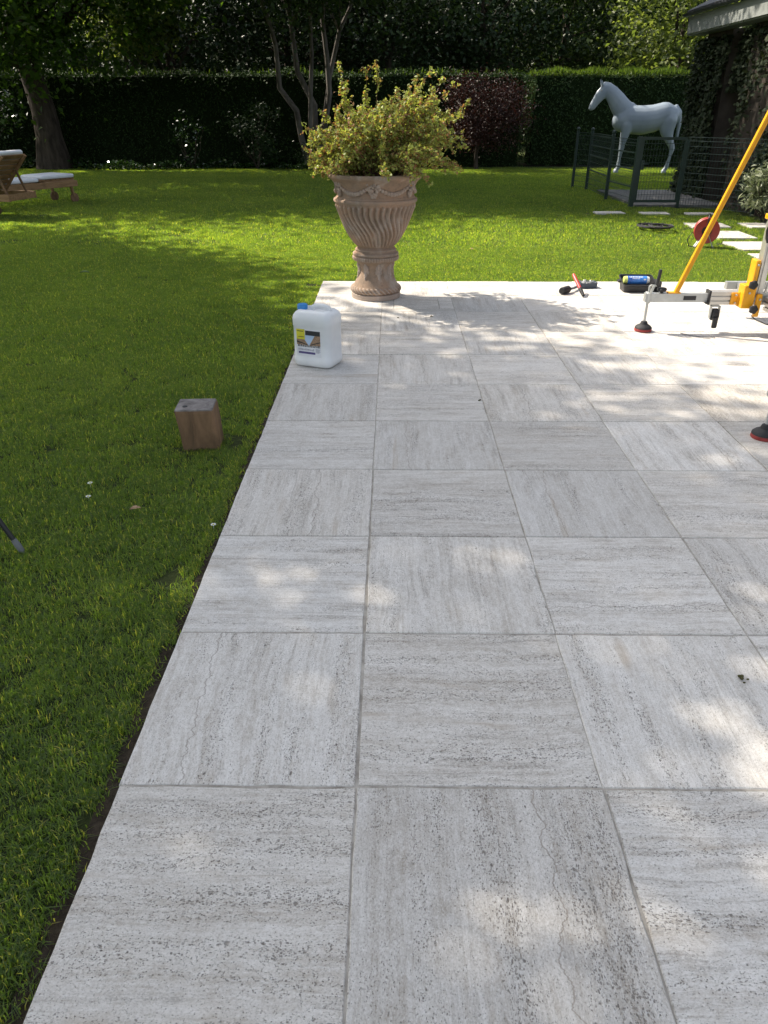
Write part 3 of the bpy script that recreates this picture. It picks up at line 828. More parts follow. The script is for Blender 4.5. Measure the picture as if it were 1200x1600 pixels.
gl(mesh_panel(gt, (4.16, 13.752), (4.86, 13.752), .06, 1.0))
b = MB(); b.box((4.19, 13.70, .62), (.05, .03, .14), bev=.006); b.tube([(4.19, 13.69, .64), (4.19, 13.65, .64), (4.27, 13.65, .64)], .008, 6); gl(b.build('latch', M_FENCE, gt))
for z in (.28, .55, .80): 
    b = MB(); b.bar((4.09, 13.8, z), (4.0, 14.97, z), .02, .02); gl(b.build('side_rail', M_FENCE, gt))
gl(mesh_panel(gt, (4.09, 13.80), (4.0, 14.96), LAWN_Z + .05, 1.0))

# ------------------------------------------------------------------ white horse statue
M_HORSE = NT('white_toned_by_shade')
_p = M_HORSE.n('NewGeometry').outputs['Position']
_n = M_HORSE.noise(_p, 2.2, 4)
M_HORSE = M_HORSE.done(M_HORSE.bsdf(M_HORSE.ramp(_n, [(0.3, (0.215, 0.265, 0.315)), (0.7, (0.30, 0.35, 0.40))]), 0.3, 0, 0.5))  # white horse: the blue-grey of deep shade is put into its colour
def horse():
    HYY = 21.6
    root = empty('horse_statue', (6.5, HYY, LAWN_Z), 0, 'life-size white horse statue standing behind the green fence', 'statue')
    b = MB()
    def chain(pts, n=9):
        # pts: x, y, z, r_long, r_side
        for i in range(len(pts) - 1):
            a, c = np.array(pts[i]), np.array(pts[i + 1])
            for k in range(n + (i == len(pts) - 2)):
                q = a + (c - a) * k / n
                b.ball((q[0], q[1], q[2]), 1.0, 20, sc=(q[3], q[4], q[3]))
    # trunk: chest to rump
    chain([(5.90, 0, 1.22, .25, .20), (6.10, 0, 1.25, .33, .25), (6.40, 0, 1.235, .34, .29), (6.68, 0, 1.27, .32, .29), (6.95, 0, 1.36, .29, .27), (7.13, 0, 1.34, .23, .22)])
    b.ball((6.07, 0, 1.50), 1, 14, sc=(.17, .09, .15)); b.ball((6.95, 0, 1.50), 1, 14, sc=(.24, .2, .15))
    b.ball((5.80, 0, 1.20), 1, 14, sc=(.15, .16, .17))
    # neck and head
    chain([(6.00, 0, 1.36, .28, .16), (5.80, 0, 1.56, .235, .135), (5.64, 0, 1.74, .195, .11), (5.46, 0, 1.90, .15, .09)])
    chain([(6.06, 0, 1.58, .05, .035), (5.86, 0, 1.77, .05, .03), (5.66, 0, 1.93, .05, .03), (5.48, 0, 2.03, .05, .03), (5.35, 0, 2.06, .045, .03)])
    chain([(5.39, 0, 1.91, .155, .09), (5.27, 0, 1.80, .135, .085), (5.16, 0, 1.64, .10, .068), (5.10, 0, 1.545, .09, .062)])
    b.ball((5.07, 0, 1.50), 1, 12, sc=(.065, .055, .05))
    for s in (-1, 1):
        chain([(5.285, s * .055, 2.03, .035, .022), (5.255, s * .06, 2.10, .026, .018), (5.235, s * .06, 2.155, .012, .01)], 4)
    # front legs, then hind legs
    for s, dx in ((-1, 0), (1, .07)):
        y = s * .15
        chain([(6.02 + dx, y, 1.12, .16, .10), (5.99 + dx, y, .92, .11, .075), (5.96 + dx, y, .72, .075, .06), (5.945 + dx, y, .55, .062, .052), (5.935 + dx, y, .48, .05, .045), (5.93 + dx, y, .30, .042, .036), (5.93 + dx, y, .16, .052, .045), (5.905 + dx, y, .08, .045, .04)])
        chain([(5.895 + dx, y, .075, .056, .05), (5.88 + dx, y, .03, .07, .062)], 3)
    for s, dx in ((-1, .02), (1, .13)):
        y = s * .16
        chain([(7.02 + dx, y, 1.22, .23, .12), (7.02 + dx, y, 1.02, .18, .105), (7.08 + dx, y, .85, .12, .08), (7.20 + dx, y, .66, .075, .058), (7.23 + dx, y, .58, .072, .052), (7.21 + dx, y, .44, .048, .04), (7.18 + dx, y, .26, .044, .038), (7.165 + dx, y, .16, .055, .045), (7.13 + dx, y, .08, .045, .04)])
        chain([(7.12 + dx, y, .075, .056, .05), (7.105 + dx, y, .03, .07, .062)], 3)
    # tail
    chain([(7.24, 0, 1.55, .05, .05), (7.34, 0, 1.42, .065, .06), (7.38, 0, 1.15, .06, .055), (7.38, 0, .85, .04, .04)])
    tmp = b.build('body', M_HORSE)
    rm = tmp.modifiers.new('r', 'REMESH'); rm.mode = 'VOXEL'; rm.voxel_size = 0.018
    smd = tmp.modifiers.new('s', 'SMOOTH'); smd.iterations = 8; smd.factor = 0.5
    dg = bpy.context.evaluated_depsgraph_get()
    me = bpy.data.meshes.new_from_object(tmp.evaluated_get(dg))
    me.name = 'body'
    bpy.data.objects.remove(tmp)
    me.materials.clear(); me.materials.append(M_HORSE)
    me.polygons.foreach_set('use_smooth', np.ones(len(me.polygons), bool))
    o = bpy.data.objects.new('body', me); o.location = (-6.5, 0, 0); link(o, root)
    M_EYE = plain('horse_eye', (0.25, 0.27, 0.30), 0.3)
    for s in (-1, 1):
        e = MB(); e.ball((5.275 - 6.5, s * .078, 1.90), .022, 10); e.build('eye', M_EYE, root, True)
    return root
horse()
# ------------------------------------------------------------------ terracotta urn
def terracotta():
    m = NT('terracotta')
    oc = m.n('TexCoord').outputs['Object']
    n1 = m.noise(oc, 4, 6, 0.68); n2 = m.noise(oc, 38, 4, 0.65); n3 = m.noise(m.scaled(oc, (9, 9, 3)), 1, 4)
    c = m.ramp(n1, [(0.28, (0.17, 0.135, 0.105)), (0.5, (0.30, 0.215, 0.155)), (0.72, (0.43, 0.27, 0.18))])
    c = m.mix(m.math('MULTIPLY', m.smooth(n3, 0.54, 0.72), 0.50), c, (0.50, 0.45, 0.40))
    pt = m.n('NewGeometry').outputs['Pointiness']
    c = m.mix(m.math('MULTIPLY', m.smooth(pt, 0.505, 0.56), 0.45), c, (0.46, 0.40, 0.36))
    c = m.mix(m.math('MULTIPLY', m.smooth(n2, 0.55, 0.75), 0.4), c, (0.10, 0.085, 0.07))
    return m.done(m.bsdf(c, 0.9, 0, 0.2, bump=n2, bump_d=0.004))
M_TERRA = terracotta()
UX, UY = -0.137, 6.63
urn = empty('garden_urn', (UX, UY, 0), 0, 'tall fluted terracotta urn with garlands at the lawn corner of the terrace', 'planter')
def dense(prof, step=0.012):
    out = [prof[0]]
    for (r0, z0), (r1, z1) in zip(prof, prof[1:]):
        k = max(1, int(math.hypot(r1 - r0, z1 - z0) / step))
        out += [(r0 + (r1 - r0) * i / k, z0 + (z1 - z0) * i / k) for i in range(1, k + 1)]
    return out
def catmull(P, k=5):
    out = []
    for i in range(len(P) - 1):
        p0 = P[max(i - 1, 0)]; p1 = P[i]; p2 = P[i + 1]; p3 = P[min(i + 2, len(P) - 1)]
        for j in range(k):
            t = j / k
            out.append(tuple(0.5 * (2 * p1[d] + (p2[d] - p0[d]) * t + (2 * p0[d] - 5 * p1[d] + 4 * p2[d] - p3[d]) * t * t + (3 * p1[d] - p0[d] - 3 * p2[d] + p3[d]) * t ** 3) for d in range(2)))
    return out + [P[-1]]
# foot: plinth, rope ring, waisted stem, collar
b = MB(); b.lathe([(.20, 0), (.212, .004), (.213, .04), (.207, .046), (.19, .048)], n=64); b.build('plinth', M_TERRA, urn, True)
b = MB(); b.lathe(catmull([(.17, .046), (.20, .05), (.216, .066), (.214, .088), (.198, .104), (.17, .108)], 4), n=192, fn=lambda r, z, th: r + (.006 * math.sin(34 * th + z * 160) if .05 < z < .104 else 0))
b.build('rope_ring', M_TERRA, urn, True)
b = MB(); b.lathe(catmull([(.196, .104), (.187, .118), (.165, .158), (.143, .20), (.137, .232), (.142, .268), (.156, .292), (.176, .308)], 5), n=64, cap=False)
b.build('stem', M_TERRA, urn, True)
def bead(r, z, th): return r + (.005 * abs(math.sin(27 * th)) if .318 < z < .346 else 0)
b = MB(); b.lathe(catmull([(.165, .306), (.186, .312), (.195, .326), (.195, .345), (.188, .352), (.196, .360), (.194, .374), (.178, .384), (.172, .394), (.176, .402), (.165, .412), (.155, .42)], 4), n=162, fn=bead)
b.build('collar', M_TERRA, urn, True)
# acanthus leaves on the stem
for k in range(8):
    a = k * PI / 4 + .2; b = MB()
    for (u, zz, s) in ((0, .275, .030), (0, .24, .034), (0, .205, .030), (-.10, .255, .022), (.10, .255, .022), (-.13, .225, .02), (.13, .225, .02), (0, .175, .02)):
        rr = .137 + .012 * abs(zz - .232) / .04
        b.ball((rr * math.cos(a + u), rr * math.sin(a + u), zz), s, 8, sc=(.55, .55, 1.0))
    b.build('acanthus_relief', M_TERRA, urn, True)

# fluted bowl
NF = 40
bowl = catmull([(.150, .416), (.162, .430), (.190, .465), (.225, .515), (.262, .585), (.290, .655), (.313, .715), (.330, .760), (.335, .778)], 9)
def flute(r, z, th):
    t = (z - .43) / (.765 - .43)
    if t <= 0 or t >= 1: return r
    amp = .015 * min(1, t / .06, (1 - t) / .05) * (0.55 + .45 * t)
    u = 1 - t
    sw = max(0, min(1, (u - .12) / .62)); sw = sw * sw * (3 - 2 * sw)
    ph = NF * th - 2 * PI * (2.1 * sw - .55 * math.sin(PI * u) ** 2 - .25 * u)
    return r + amp * (abs(math.sin(ph / 2)) * 2 - 1.3)
b = MB(); b.lathe(bowl, n=460, fn=flute, cap=False); b.build('fluted_bowl', M_TERRA, urn, True)
b = MB(); b.lathe(catmull([(.328, .770), (.343, .778), (.347, .790), (.343, .803), (.330, .808), (.327, .816), (.319, .826), (.317, .85), (.322, .88), (.335, .91), (.352, .935), (.372, .952), (.386, .962), (.391, .974), (.386, .988), (.372, .992), (.355, .988), (.345, .96), (.33, .90)], 4), n=96, cap=False)
b.build('neck_and_rim', M_TERRA, urn, True)
for k in range(6):
    a0 = k * PI / 3 - .55; b = MB()
    for i in range(15):                       # garland
        t = i / 14; a = a0 + t * PI / 3
        zz = .925 - .072 * math.sin(PI * t); rr = .340 - .018 * math.sin(PI * t) 
        b.ball((rr * math.cos(a), rr * math.sin(a), zz), .011 + .009 * math.sin(PI * t), 8)
    rg2 = random.Random(k)
    for i in range(26):                       # fruit hanging at the knot
        u = rg2.uniform(-1, 1); v = rg2.uniform(0, 1); a = a0 + u * .15 * (1 - v * .75); zz = .935 - v * .105
        rr = .328 + .02 * (zz - .85) / .1
        b.ball((rr * math.cos(a), rr * math.sin(a), zz), rg2.uniform(.011, .018), 7)
    b.build('garland', M_TERRA, urn, True)
b = MB(); b.lathe([(.001, .955), (.2, .958), (.337, .95)], n=32, cap=False); b.build('potting_soil', M_SOIL, urn)

# shrub growing in the urn
L_SHRUB = leaf_mat('leaf_spiraea', [(0.06, (0.24, 0.10, 0.06)), (0.28, (0.34, 0.18, 0.10)), (0.40, (0.25, 0.26, 0.08)), (0.62, (0.28, 0.34, 0.10)), (0.9, (0.48, 0.52, 0.18))], 0.45, 0.3, wscale=4.5, tcol=(1.4, 1.4, 0.6))
M_TWIG = plain('reddish_twig', (0.13, 0.075, 0.05), 0.8, 0, 0.2)
def shrub():
    rgn = np.random.default_rng(12)
    root = empty('potted_shrub', (UX, UY, .955), 0, 'bushy yellow-green and reddish shrub growing out of the terracotta urn', 'shrub')
    b = MB(); pts = []
    mains = []
    for i in range(185):
        az = rgn.uniform(0, 2 * PI); el = math.asin(rgn.uniform(0.02, 0.93))
        L = rgn.uniform(.50, .69) * (1.0 + .10 * math.cos(az - .1))
        mains.append((az, el, L))
    # the long shoots that give the outline its spikes
    for (dx, dz, dy) in ((-.28, .80, .1), (-.22, .66, -.1), (.02, .82, .0), (-.06, .76, .1), (.33, .72, 0), (.54, .72, -.1), (.62, .66, .05), (.73, .53, 0), (.70, .30, -.1), (.66, .10, -.15), (-.55, .34, 0), (-.50, .26, -.15), (.74, .44, .2), (.42, .74, .1), (-.42, .46, -.1), (.48, .60, -.25), (-.58, .2, .1)):
        v = Vector((dx, dy, dz)); mains.append((math.atan2(v.y, v.x), math.asin(v.z / v.length), v.length))
    for (az, el, L) in mains:
        d = Vector((math.cos(az) * math.cos(el), math.sin(az) * math.cos(el), math.sin(el)))
        p0 = Vector((d.x * .16 * rgn.random(), d.y * .16 * rgn.random(), -.01)) + Vector((rgn.normal(0, .06), rgn.normal(0, .06), 0))
        q = d * L
        path = [p0 + (q - p0) * (k / 6) + Vector((0, 0, .10 * math.sin(PI * k / 6) * math.cos(el))) + Vector(rgn.normal(0, .010, 3)) for k in range(7)]
        b.tube(path, [.005, .0045, .004, .0035, .003, .002, .001], 4, cap=False)
        for k in range(2, 7):
            for _ in range(4):
                t = rgn.random()
                a = path[k - 1].lerp(path[k], t)
                sd = Vector(rgn.normal(0, 1, 3)); sd = (sd + d * .8); sd.normalize()
                l2 = rgn.uniform(.05, .16) * (1.15 - k / 9)
                e = a + sd * l2
                b.tube([a, e], [.002, .0008], 3, cap=False)
                for m in range(10):
                    pts.append(a.lerp(e, (m + rgn.random()) / 10) + Vector(rgn.normal(0, .008, 3)))
            for m in range(4):
                pts.append(path[k - 1].lerp(path[k], rgn.random()) + Vector(rgn.normal(0, .010, 3)))
    b.build('stems', M_TWIG, root)
    P = np.array([tuple(p) for p in pts]); P = P[P[:, 2] > -.06]
    link(bpy.data.objects.new('foliage', leaf_cloud(P, 0.029, rgn, 0.3, None, 0.58, 'foliage', L_SHRUB, 0.1)), root)
shrub()

# ------------------------------------------------------------------ white jerrycan
M_HDPE = NT('white_plastic')
_c = M_HDPE.noise(M_HDPE.n('TexCoord').outputs['Object'], 9, 4)
M_HDPE = M_HDPE.done(M_HDPE.bsdf(M_HDPE.ramp(_c, [(0.3, (0.68, 0.70, 0.71)), (0.7, (0.78, 0.79, 0.79))]), 0.38, 0, 0.45, Subsurface_Weight=0.08, Subsurface_Radius=(0.02, 0.02, 0.02)))
M_BLUECAP = plain('blue_cap', (0.03, 0.22, 0.55), 0.4, 0, 0.5, 0.06)
def rrect(wd, dp, rad, seg=7):
    pts = []
    for (cx, cyy, a0) in ((wd / 2 - rad, dp / 2 - rad, 0), (-wd / 2 + rad, dp / 2 - rad, PI / 2), (-wd / 2 + rad, -dp / 2 + rad, PI), (wd / 2 - rad, -dp / 2 + rad, 1.5 * PI)):
        for i in range(seg + 1):
            a = a0 + PI / 2 * i / seg
            pts.append((cx + rad * math.cos(a), cyy + rad * math.sin(a)))
    return pts
def loft(rings):
    n = len(rings[0]); b = MB(); vs = [v for r in rings for v in r]; fs = []
    for i in range(len(rings) - 1):
        for k in range(n):
            k2 = (k + 1) % n
            fs.append((i * n + k, i * n + k2, (i + 1) * n + k2, (i + 1) * n + k))
    fs.append(tuple(reversed(range(n)))); fs.append(tuple(range((len(rings) - 1) * n, len(rings) * n)))
    return b.add(vs, fs)
can = empty('jerrycan', (-0.468, 4.675, 0.001), R(-22), 'white plastic jerrycan with blue cap and printed label on the terrace edge', 'jerrycan')
CW, CDp, CH = .270, .212, .355
rings = []
for z, ins in ((0, .022), (.004, .012), (.014, .004), (.03, 0), (.055, 0), (.06, .003), (.25, .003), (.256, 0), (.30, 0), (.318, .004), (.334, .014), (.345, .028), (.352, .046)):
    rings.append([(x, y, z) for x, y in rrect(CW - 2 * ins, CDp - 2 * ins, max(.045 - ins * .5, .012))])
# sunken top deck between the raised rims
for z, ins in ((.350, .058), (.336, .064), (.334, .07)):
    rings.append([(x, y, z) for x, y in rrect(CW - 2 * ins, CDp - 2 * ins, .012)])
loft(rings).build('body', M_HDPE, can, True)
b = MB(); hb_ = [(-.03, .0, .33), (-.022, 0, .362), (.0, 0, .370), (.05, 0, .370), (.085, 0, .362), (.095, 0, .345)]
for s in (0,):
    b.tube(hb_, [.012, .014, .014, .014, .014, .012], 10)
b.build('handle', M_HDPE, can, True)
b = MB(); b.lathe([(.030, 0), (.030, .012), (.026, .014), (.026, .022)], (-.088, -.02, .330), 20); b.build('spout', M_HDPE, can, True)
b = MB(); b.lathe([(.028, 0), (.0325, .002), (.0325, .026), (.029, .031), (.01, .032)], (-.088, -.02, .345), 40, fn=lambda r, z, th: r + (.0012 * (math.sin(20 * th) > 0) if .003 < z < .026 else 0))
b.build('cap', M_BLUECAP, can, True)
# printed label on the front face
LW, LH = .172, .172
M_LAB = plain('label_white', (0.72, 0.73, 0.76), 0.4, 0, 0.4, 0.03)
M_LY = plain('label_yellow', (0.62, 0.58, 0.05), 0.45, 0, 0.4, 0.1)
M_LK = plain('label_black', (0.035, 0.037, 0.04), 0.45, 0, 0.4, 0.1)
M_LBR = plain('label_wood', (0.30, 0.20, 0.13), 0.45, 0, 0.4, 0.3, 90)
M_LBL = plain('label_sky', (0.42, 0.55, 0.72), 0.45, 0, 0.4, 0.06)
M_LP = plain('label_purple', (0.10, 0.08, 0.22), 0.45, 0, 0.4, 0.1)
M_LR = plain('label_grey', (0.30, 0.30, 0.36), 0.45, 0, 0.4, 0.1)
fy = -CDp / 2 + .003
lab = MB(); lx, lz = -.012, .158
def lq(b, u0, v0, u1, v1, lift, u2=None, v2=None, u3=None, v3=None):
    if u2 is None: pts = [(u0, v0), (u1, v0), (u1, v1), (u0, v1)]
    else: pts = [(u0, v0), (u1, v1), (u2, v2), (u3, v3)]
    P = [(lx + (u - .5) * LW, fy - lift, lz + (v - .5) * LH) for u, v in pts]
    return b.add(P, [(0, 1, 2, 3)])
lq(lab, 0, 0, 1, 1, .0012)
lab = lab.build('label', M_LAB, can)
def lp(name, mat, quads, lift=.002):
    b = MB()
    for q in quads: lq(b, q[0], q[1], q[2], q[3], lift, *(q[4:] if len(q) > 4 else ()))
    b.build(name, mat, lab)
lp('sky_print', M_LBL, [(.10, .42, .95, .80)], .0016)
lp('yellow_print', M_LY, [(.02, .62, .36, .99)], .0026)
lp('dark_band', M_LK, [(.38, .78, .98, .95)])
lp('wood_print', M_LBR, [(.02, .42, .50, .40, .34, .62, .02, .62), (.52, .40, .98, .42, .98, .78, .76, .78)])
lp('stripe_print', M_LK, [(.02, .50, .45, .42, .44, .45, .02, .56), (.60, .42, .98, .54, .98, .58, .60, .45)], .0024)
rg3 = random.Random(5)
q = []
u = .06
while u < .95:
    wdt = rg3.uniform(.028, .055); q.append((u, .345, u + wdt * .8, .345 + rg3.uniform(.05, .085))); u += wdt + .012
lp('title_print', M_LK, q, .0022)
q = []; u = .08
while u < .70:
    wdt = rg3.uniform(.02, .045); q.append((u, .215, u + wdt * .8, .215 + rg3.uniform(.05, .08))); u += wdt + .014
lp('text_print', M_LR, q + [(.78, .28, .97, .30), (.78, .24, .95, .26), (.78, .20, .97, .22), (.78, .16, .93, .18)], .0022)
lp('purple_band', M_LP, [(.08, .09, .76, .17)], .0022)
lp('yellow_text', M_LK, [(.05, .90, .30, .925)], .0032)
lp('yellow_text', M_LK, [(.08, .70, .33, .72)], .0032)

# ------------------------------------------------------------------ wooden block on the lawn
def wood(name, a, b_, sc=(3, 30, 30), rough=0.75):
    m = NT(name)
    oc = m.n('TexCoord').outputs['Object']
    nz = m.noise(m.scaled(oc, sc), 1, 5, 0.65, 0.4); n2 = m.noise(oc, 6, 3)
    c = m.ramp(nz, [(0.3, a), (0.7, b_)])
    c = m.mix(m.math('MULTIPLY', m.smooth(n2, .5, .75), .5), c, tuple(x * .55 for x in a))
    return m.done(m.bsdf(c, rough, 0, 0.25, bump=nz, bump_d=0.003))
M_BLOCKW = wood('weathered_oak', (0.09, 0.058, 0.034), (0.26, 0.155, 0.085), (14, 14, 3))
M_BLOCKT = wood('weathered_end_grain', (0.10, 0.09, 0.085), (0.30, 0.275, 0.26), (18, 18, 18))
blk = empty('wooden_block', (-.955, 3.455, LAWN_Z), R(4), 'small weathered square wooden block standing on the shaded lawn', 'block')
b = MB()
def ringb(z, s, tw=0, j=0): return [((x * s[0]) + .0 * tw, y * s[1], z) for x, y in rrect(1, 1, .07, 3)]
rg4 = random.Random(2)
rr = []
for z, sx, sy, ox in ((-.01, .178, .165, .012), (.03, .180, .167, .009), (.11, .183, .168, .003), (.195, .186, .168, -.006), (.208, .185, .166, -.008)):
    rr.append([(x * sx + ox + rg4.gauss(0, .0009), y * sy + rg4.gauss(0, .0009), z) for x, y in rrect(1, 1, .06, 3)])
loft(rr).build('trunk_section', M_BLOCKW, blk)
rr = [[(x * .183 - .008, y * .164, .2082) for x, y in rrect(1, 1, .06, 3)], [(x * .178 - .008, y * .159, .2145) for x, y in rrect(1, 1, .06, 3)]]
loft(rr).build('end_grain', M_BLOCKT, blk)
b = MB(); b.lathe([(.012, 0), (.012, .003)], (-.055, -.03, .2142), 10); b.build('knot_hole', M_LK, blk)

# ------------------------------------------------------------------ tripod whose one leg reaches into view
M_BLACKP = plain('black_plastic', (0.022, 0.022, 0.024), 0.45, 0, 0.4, 0.15)
M_GREYR = plain('grey_rubber', (0.16, 0.165, 0.17), 0.7, 0, 0.2, 0.15)
trp = empty('tripod', (-1.80, 2.45, LAWN_Z), 0, 'black tripod with a grey rubber foot at the left edge of the lawn', 'tripod')
apx = Vector((-.08, .0, 1.05))
for (dx, dy) in ((.385, -.05), (-.25, .33), (-.25, -.33)):
    ft = Vector((dx, dy, .035)); d = (apx - ft).normalized()
    b = MB(); b.tube([ft + d * .028, ft + d * .5, apx], [.0095, .0105, .013], 12); lg = b.build('leg', M_BLACKP, trp, True)
    b = MB(); b.tube([ft - d * .035, ft - d * .025, ft + d * .0, ft + d * .03], [.007, .0105, .012, .0105], 12); b.build('rubber_foot', M_GREYR, lg, True)
b = MB(); b.lathe([(.03, -.06), (.05, -.04), (.05, .02), (.03, .05), (.045, .06), (.045, .075)], tuple(apx), 16); b.build('head', M_BLACKP, trp, True)

# ------------------------------------------------------------------ wooden sun loungers
M_TEAK = wood('teak', (0.20, 0.115, 0.055), (0.36, 0.22, 0.115), (4, 30, 30), 0.6)
M_CUSH = plain('white_cushion', (0.66, 0.68, 0.72), 0.9, 0, 0.1, 0.06, 7, 0.003)
def lounger(loc, rz, label, raised, legx, cush_full):
    root = empty('sun_lounger', loc, rz, label, 'sun lounger', 'wooden loungers on the back lawn')
    L, W = 1.95, .66
    for s in (-1, 1):
        b = MB(); b.bar((-L / 2, s * (W / 2 - .02), .32), (L / 2, s * (W / 2 - .02), .32), .035, .10, bev=.004); b.build('side_rail', M_TEAK, root)
    for x in (-L / 2 + .02, L / 2 - .02):
        b = MB(); b.box((x, 0, .32), (.035, W - .08, .09), bev=.004); b.build('end_rail', M_TEAK, root)
    for x, wheel in ((-L / 2 + .14, False), (legx, True)):
        for s in (-1, 1):
            zb = .10 if wheel else 0
            b = MB(); b.bar((x, s * (W / 2 - .055), .36), (x + (.05 if wheel else -.02), s * (W / 2 - .055), zb), .055, .035, up=(1, 0, 0), bev=.004); lg = b.build('leg', M_TEAK, root)
            if wheel:
                b = MB(); b.lathe([(.02, -.018), (.075, -.018), (.082, -.012), (.082, .012), (.075, .018), (.02, .018)], (x + .055, s * (W / 2 - .055), .080), 24, axis=(0, 1, 0)); b.build('wheel', M_BLOCKW, lg, True)
    hinge = -L / 2 + 1.20 if not raised else L / 2 - .52
    nsl = int((hinge + L / 2 - .06) / .095)
    for i in range(nsl):
        b = MB(); b.box((-L / 2 + .08 + .095 * i, 0, .372), (.07, W - .01, .018), bev=.003); b.build('slat', M_TEAK, root)
    ang = R(46) if raised else 0.0
    BL = .70
    d = Vector((math.cos(ang), 0, math.sin(ang))); nrm = Vector((-math.sin(ang), 0, math.cos(ang)))
    h0 = Vector((hinge + .02, 0, .372)); Rm = Matrix((d, Vector((0, 1, 0)), nrm)).transposed()
    for s in (-1, 1):
        b = MB(); b.bar(h0 + Vector((0, s * (W / 2 - .06), 0)), h0 + d * BL + Vector((0, s * (W / 2 - .06), 0)), .035, .04, up=nrm, bev=.003); b.build('backrest_rail', M_TEAK, root)
    for i in range(7):
        b = MB(); b.box(h0 + d * (.05 + i * .1) + nrm * .03, (.078, W - .05, .016), Rm, bev=.003); b.build('backrest_slat', M_TEAK, root)
    if raised:
        for s in (-1, 1):
            b = MB(); b.bar(h0 + d * .42 + Vector((0, s * (W / 2 - .10), 0)), Vector((hinge + .02 + .42, s * (W / 2 - .10), .33)), .02, .03, up=(1, 0, 0)); b.build('backrest_strut', M_BLOCKW, root)
    # cushion: seat part and back part
    def pad(name, c, lx, rot):
        rr = []
        for z, ins in ((0, .02), (.008, .006), (.025, 0), (.045, .002), (.058, .012), (.064, .035)):
            rr.append([Vector(c) + rot @ Vector((x, y, z + (.006 * math.sin(x * 14) * math.cos(y * 7) if z > .04 else 0))) for x, y in rrect(lx - 2 * ins, W - .06 - 2 * ins, .05, 4)])
        loft(rr).build(name, M_CUSH, root, True)
    sl_ = hinge + L / 2 - .03
    pad('seat_cushion', (-L / 2 + .03 + sl_ / 2, 0, .383), sl_, Matrix.Identity(3))
    pad('back_cushion', h0 + d * (BL / 2 + .02) + nrm * .042, BL, Rm)
    return root
lounger((-6.435, 13.83, LAWN_Z), R(60), 'teak lounger lying flat with a white cushion, wheel near the tree shade', False, .84, True)
lounger((-6.59, 12.40, LAWN_Z), R(-12), 'teak lounger with raised slatted backrest cut by the left edge', True, .18, True)
# ------------------------------------------------------------------ lifting hoist for laying slabs
def alu_mat(name, col, rough):
    m = NT(name)
    oc = m.n('TexCoord').outputs['Object']
    nz = m.noise(m.scaled(oc, (2, 60, 60)), 1, 3)
    n2 = m.noise(oc, 9, 4)
    c = m.mix(m.smooth(n2, .4, .7), tuple(x * .85 for x in col), col)
    return m.done(m.bsdf(c, m.math('MULTIPLY_ADD', nz, .2, rough - .1), 0.75, 0.5, bump=nz, bump_d=.0004))
M_ALU = alu_mat('aluminium', (0.62, 0.60, 0.56), 0.42)
M_GALV = alu_mat('galvanised_steel', (0.50, 0.51, 0.50), 0.5)
M_YEL = plain('yellow_paint', (0.72, 0.33, 0.008), 0.4, 0, 0.5, 0.06)
M_RUB = plain('black_rubber', (0.028, 0.028, 0.030), 0.65, 0, 0.3, 0.2)
M_REDR = plain('red_rubber', (0.26, 0.04, 0.036), 0.6, 0, 0.3, 0.15)
hst = empty('lifting_hoist', (2.6, 4.6, 0), 0, 'aluminium and yellow lifting hoist with suction feet on the terrace', 'hoist')
HO = Vector((2.6, 4.6, 0))
def hb(b, name, mat, parent=None, smooth=False):
    o = b.build(name, mat, parent or hst, smooth)
    if parent is None or parent is hst: o.location = -HO
    return o
BY, BZ = 5.5, .245
def profile(b, a, c, wd, ht, groove=True):
    """extruded section with two grooves along each side"""
    a, c = Vector(a), Vector(c); d = (c - a).normalized(); sd = d.cross(Vector((0, 0, 1))).normalized(); up = Vector((0, 0, 1))
    h, w_ = ht / 2, wd / 2; g = .010; k = .0055
    pts = [(-w_, -h), (w_, -h)]
    for zz in ((-.18, .18) if groove else ()):
        pts += [(w_, zz * ht - k), (w_ - g, zz * ht - k), (w_ - g, zz * ht + k), (w_, zz * ht + k)]
    pts += [(w_, h), (-w_, h)]
    for zz in ((.18, -.18) if groove else ()):
        pts += [(-w_, zz * ht + k), (-w_ + g, zz * ht + k), (-w_ + g, zz * ht - k), (-w_, zz * ht - k)]
    n = len(pts); vs = [a + sd * x + up * z for x, z in pts] + [c + sd * x + up * z for x, z in pts]
    fs = [tuple(range(n)), tuple(reversed(range(n, 2 * n)))] + [(i, i + n, (i + 1) % n + n, (i + 1) % n) for i in range(n)]
    return b.add(vs, fs)
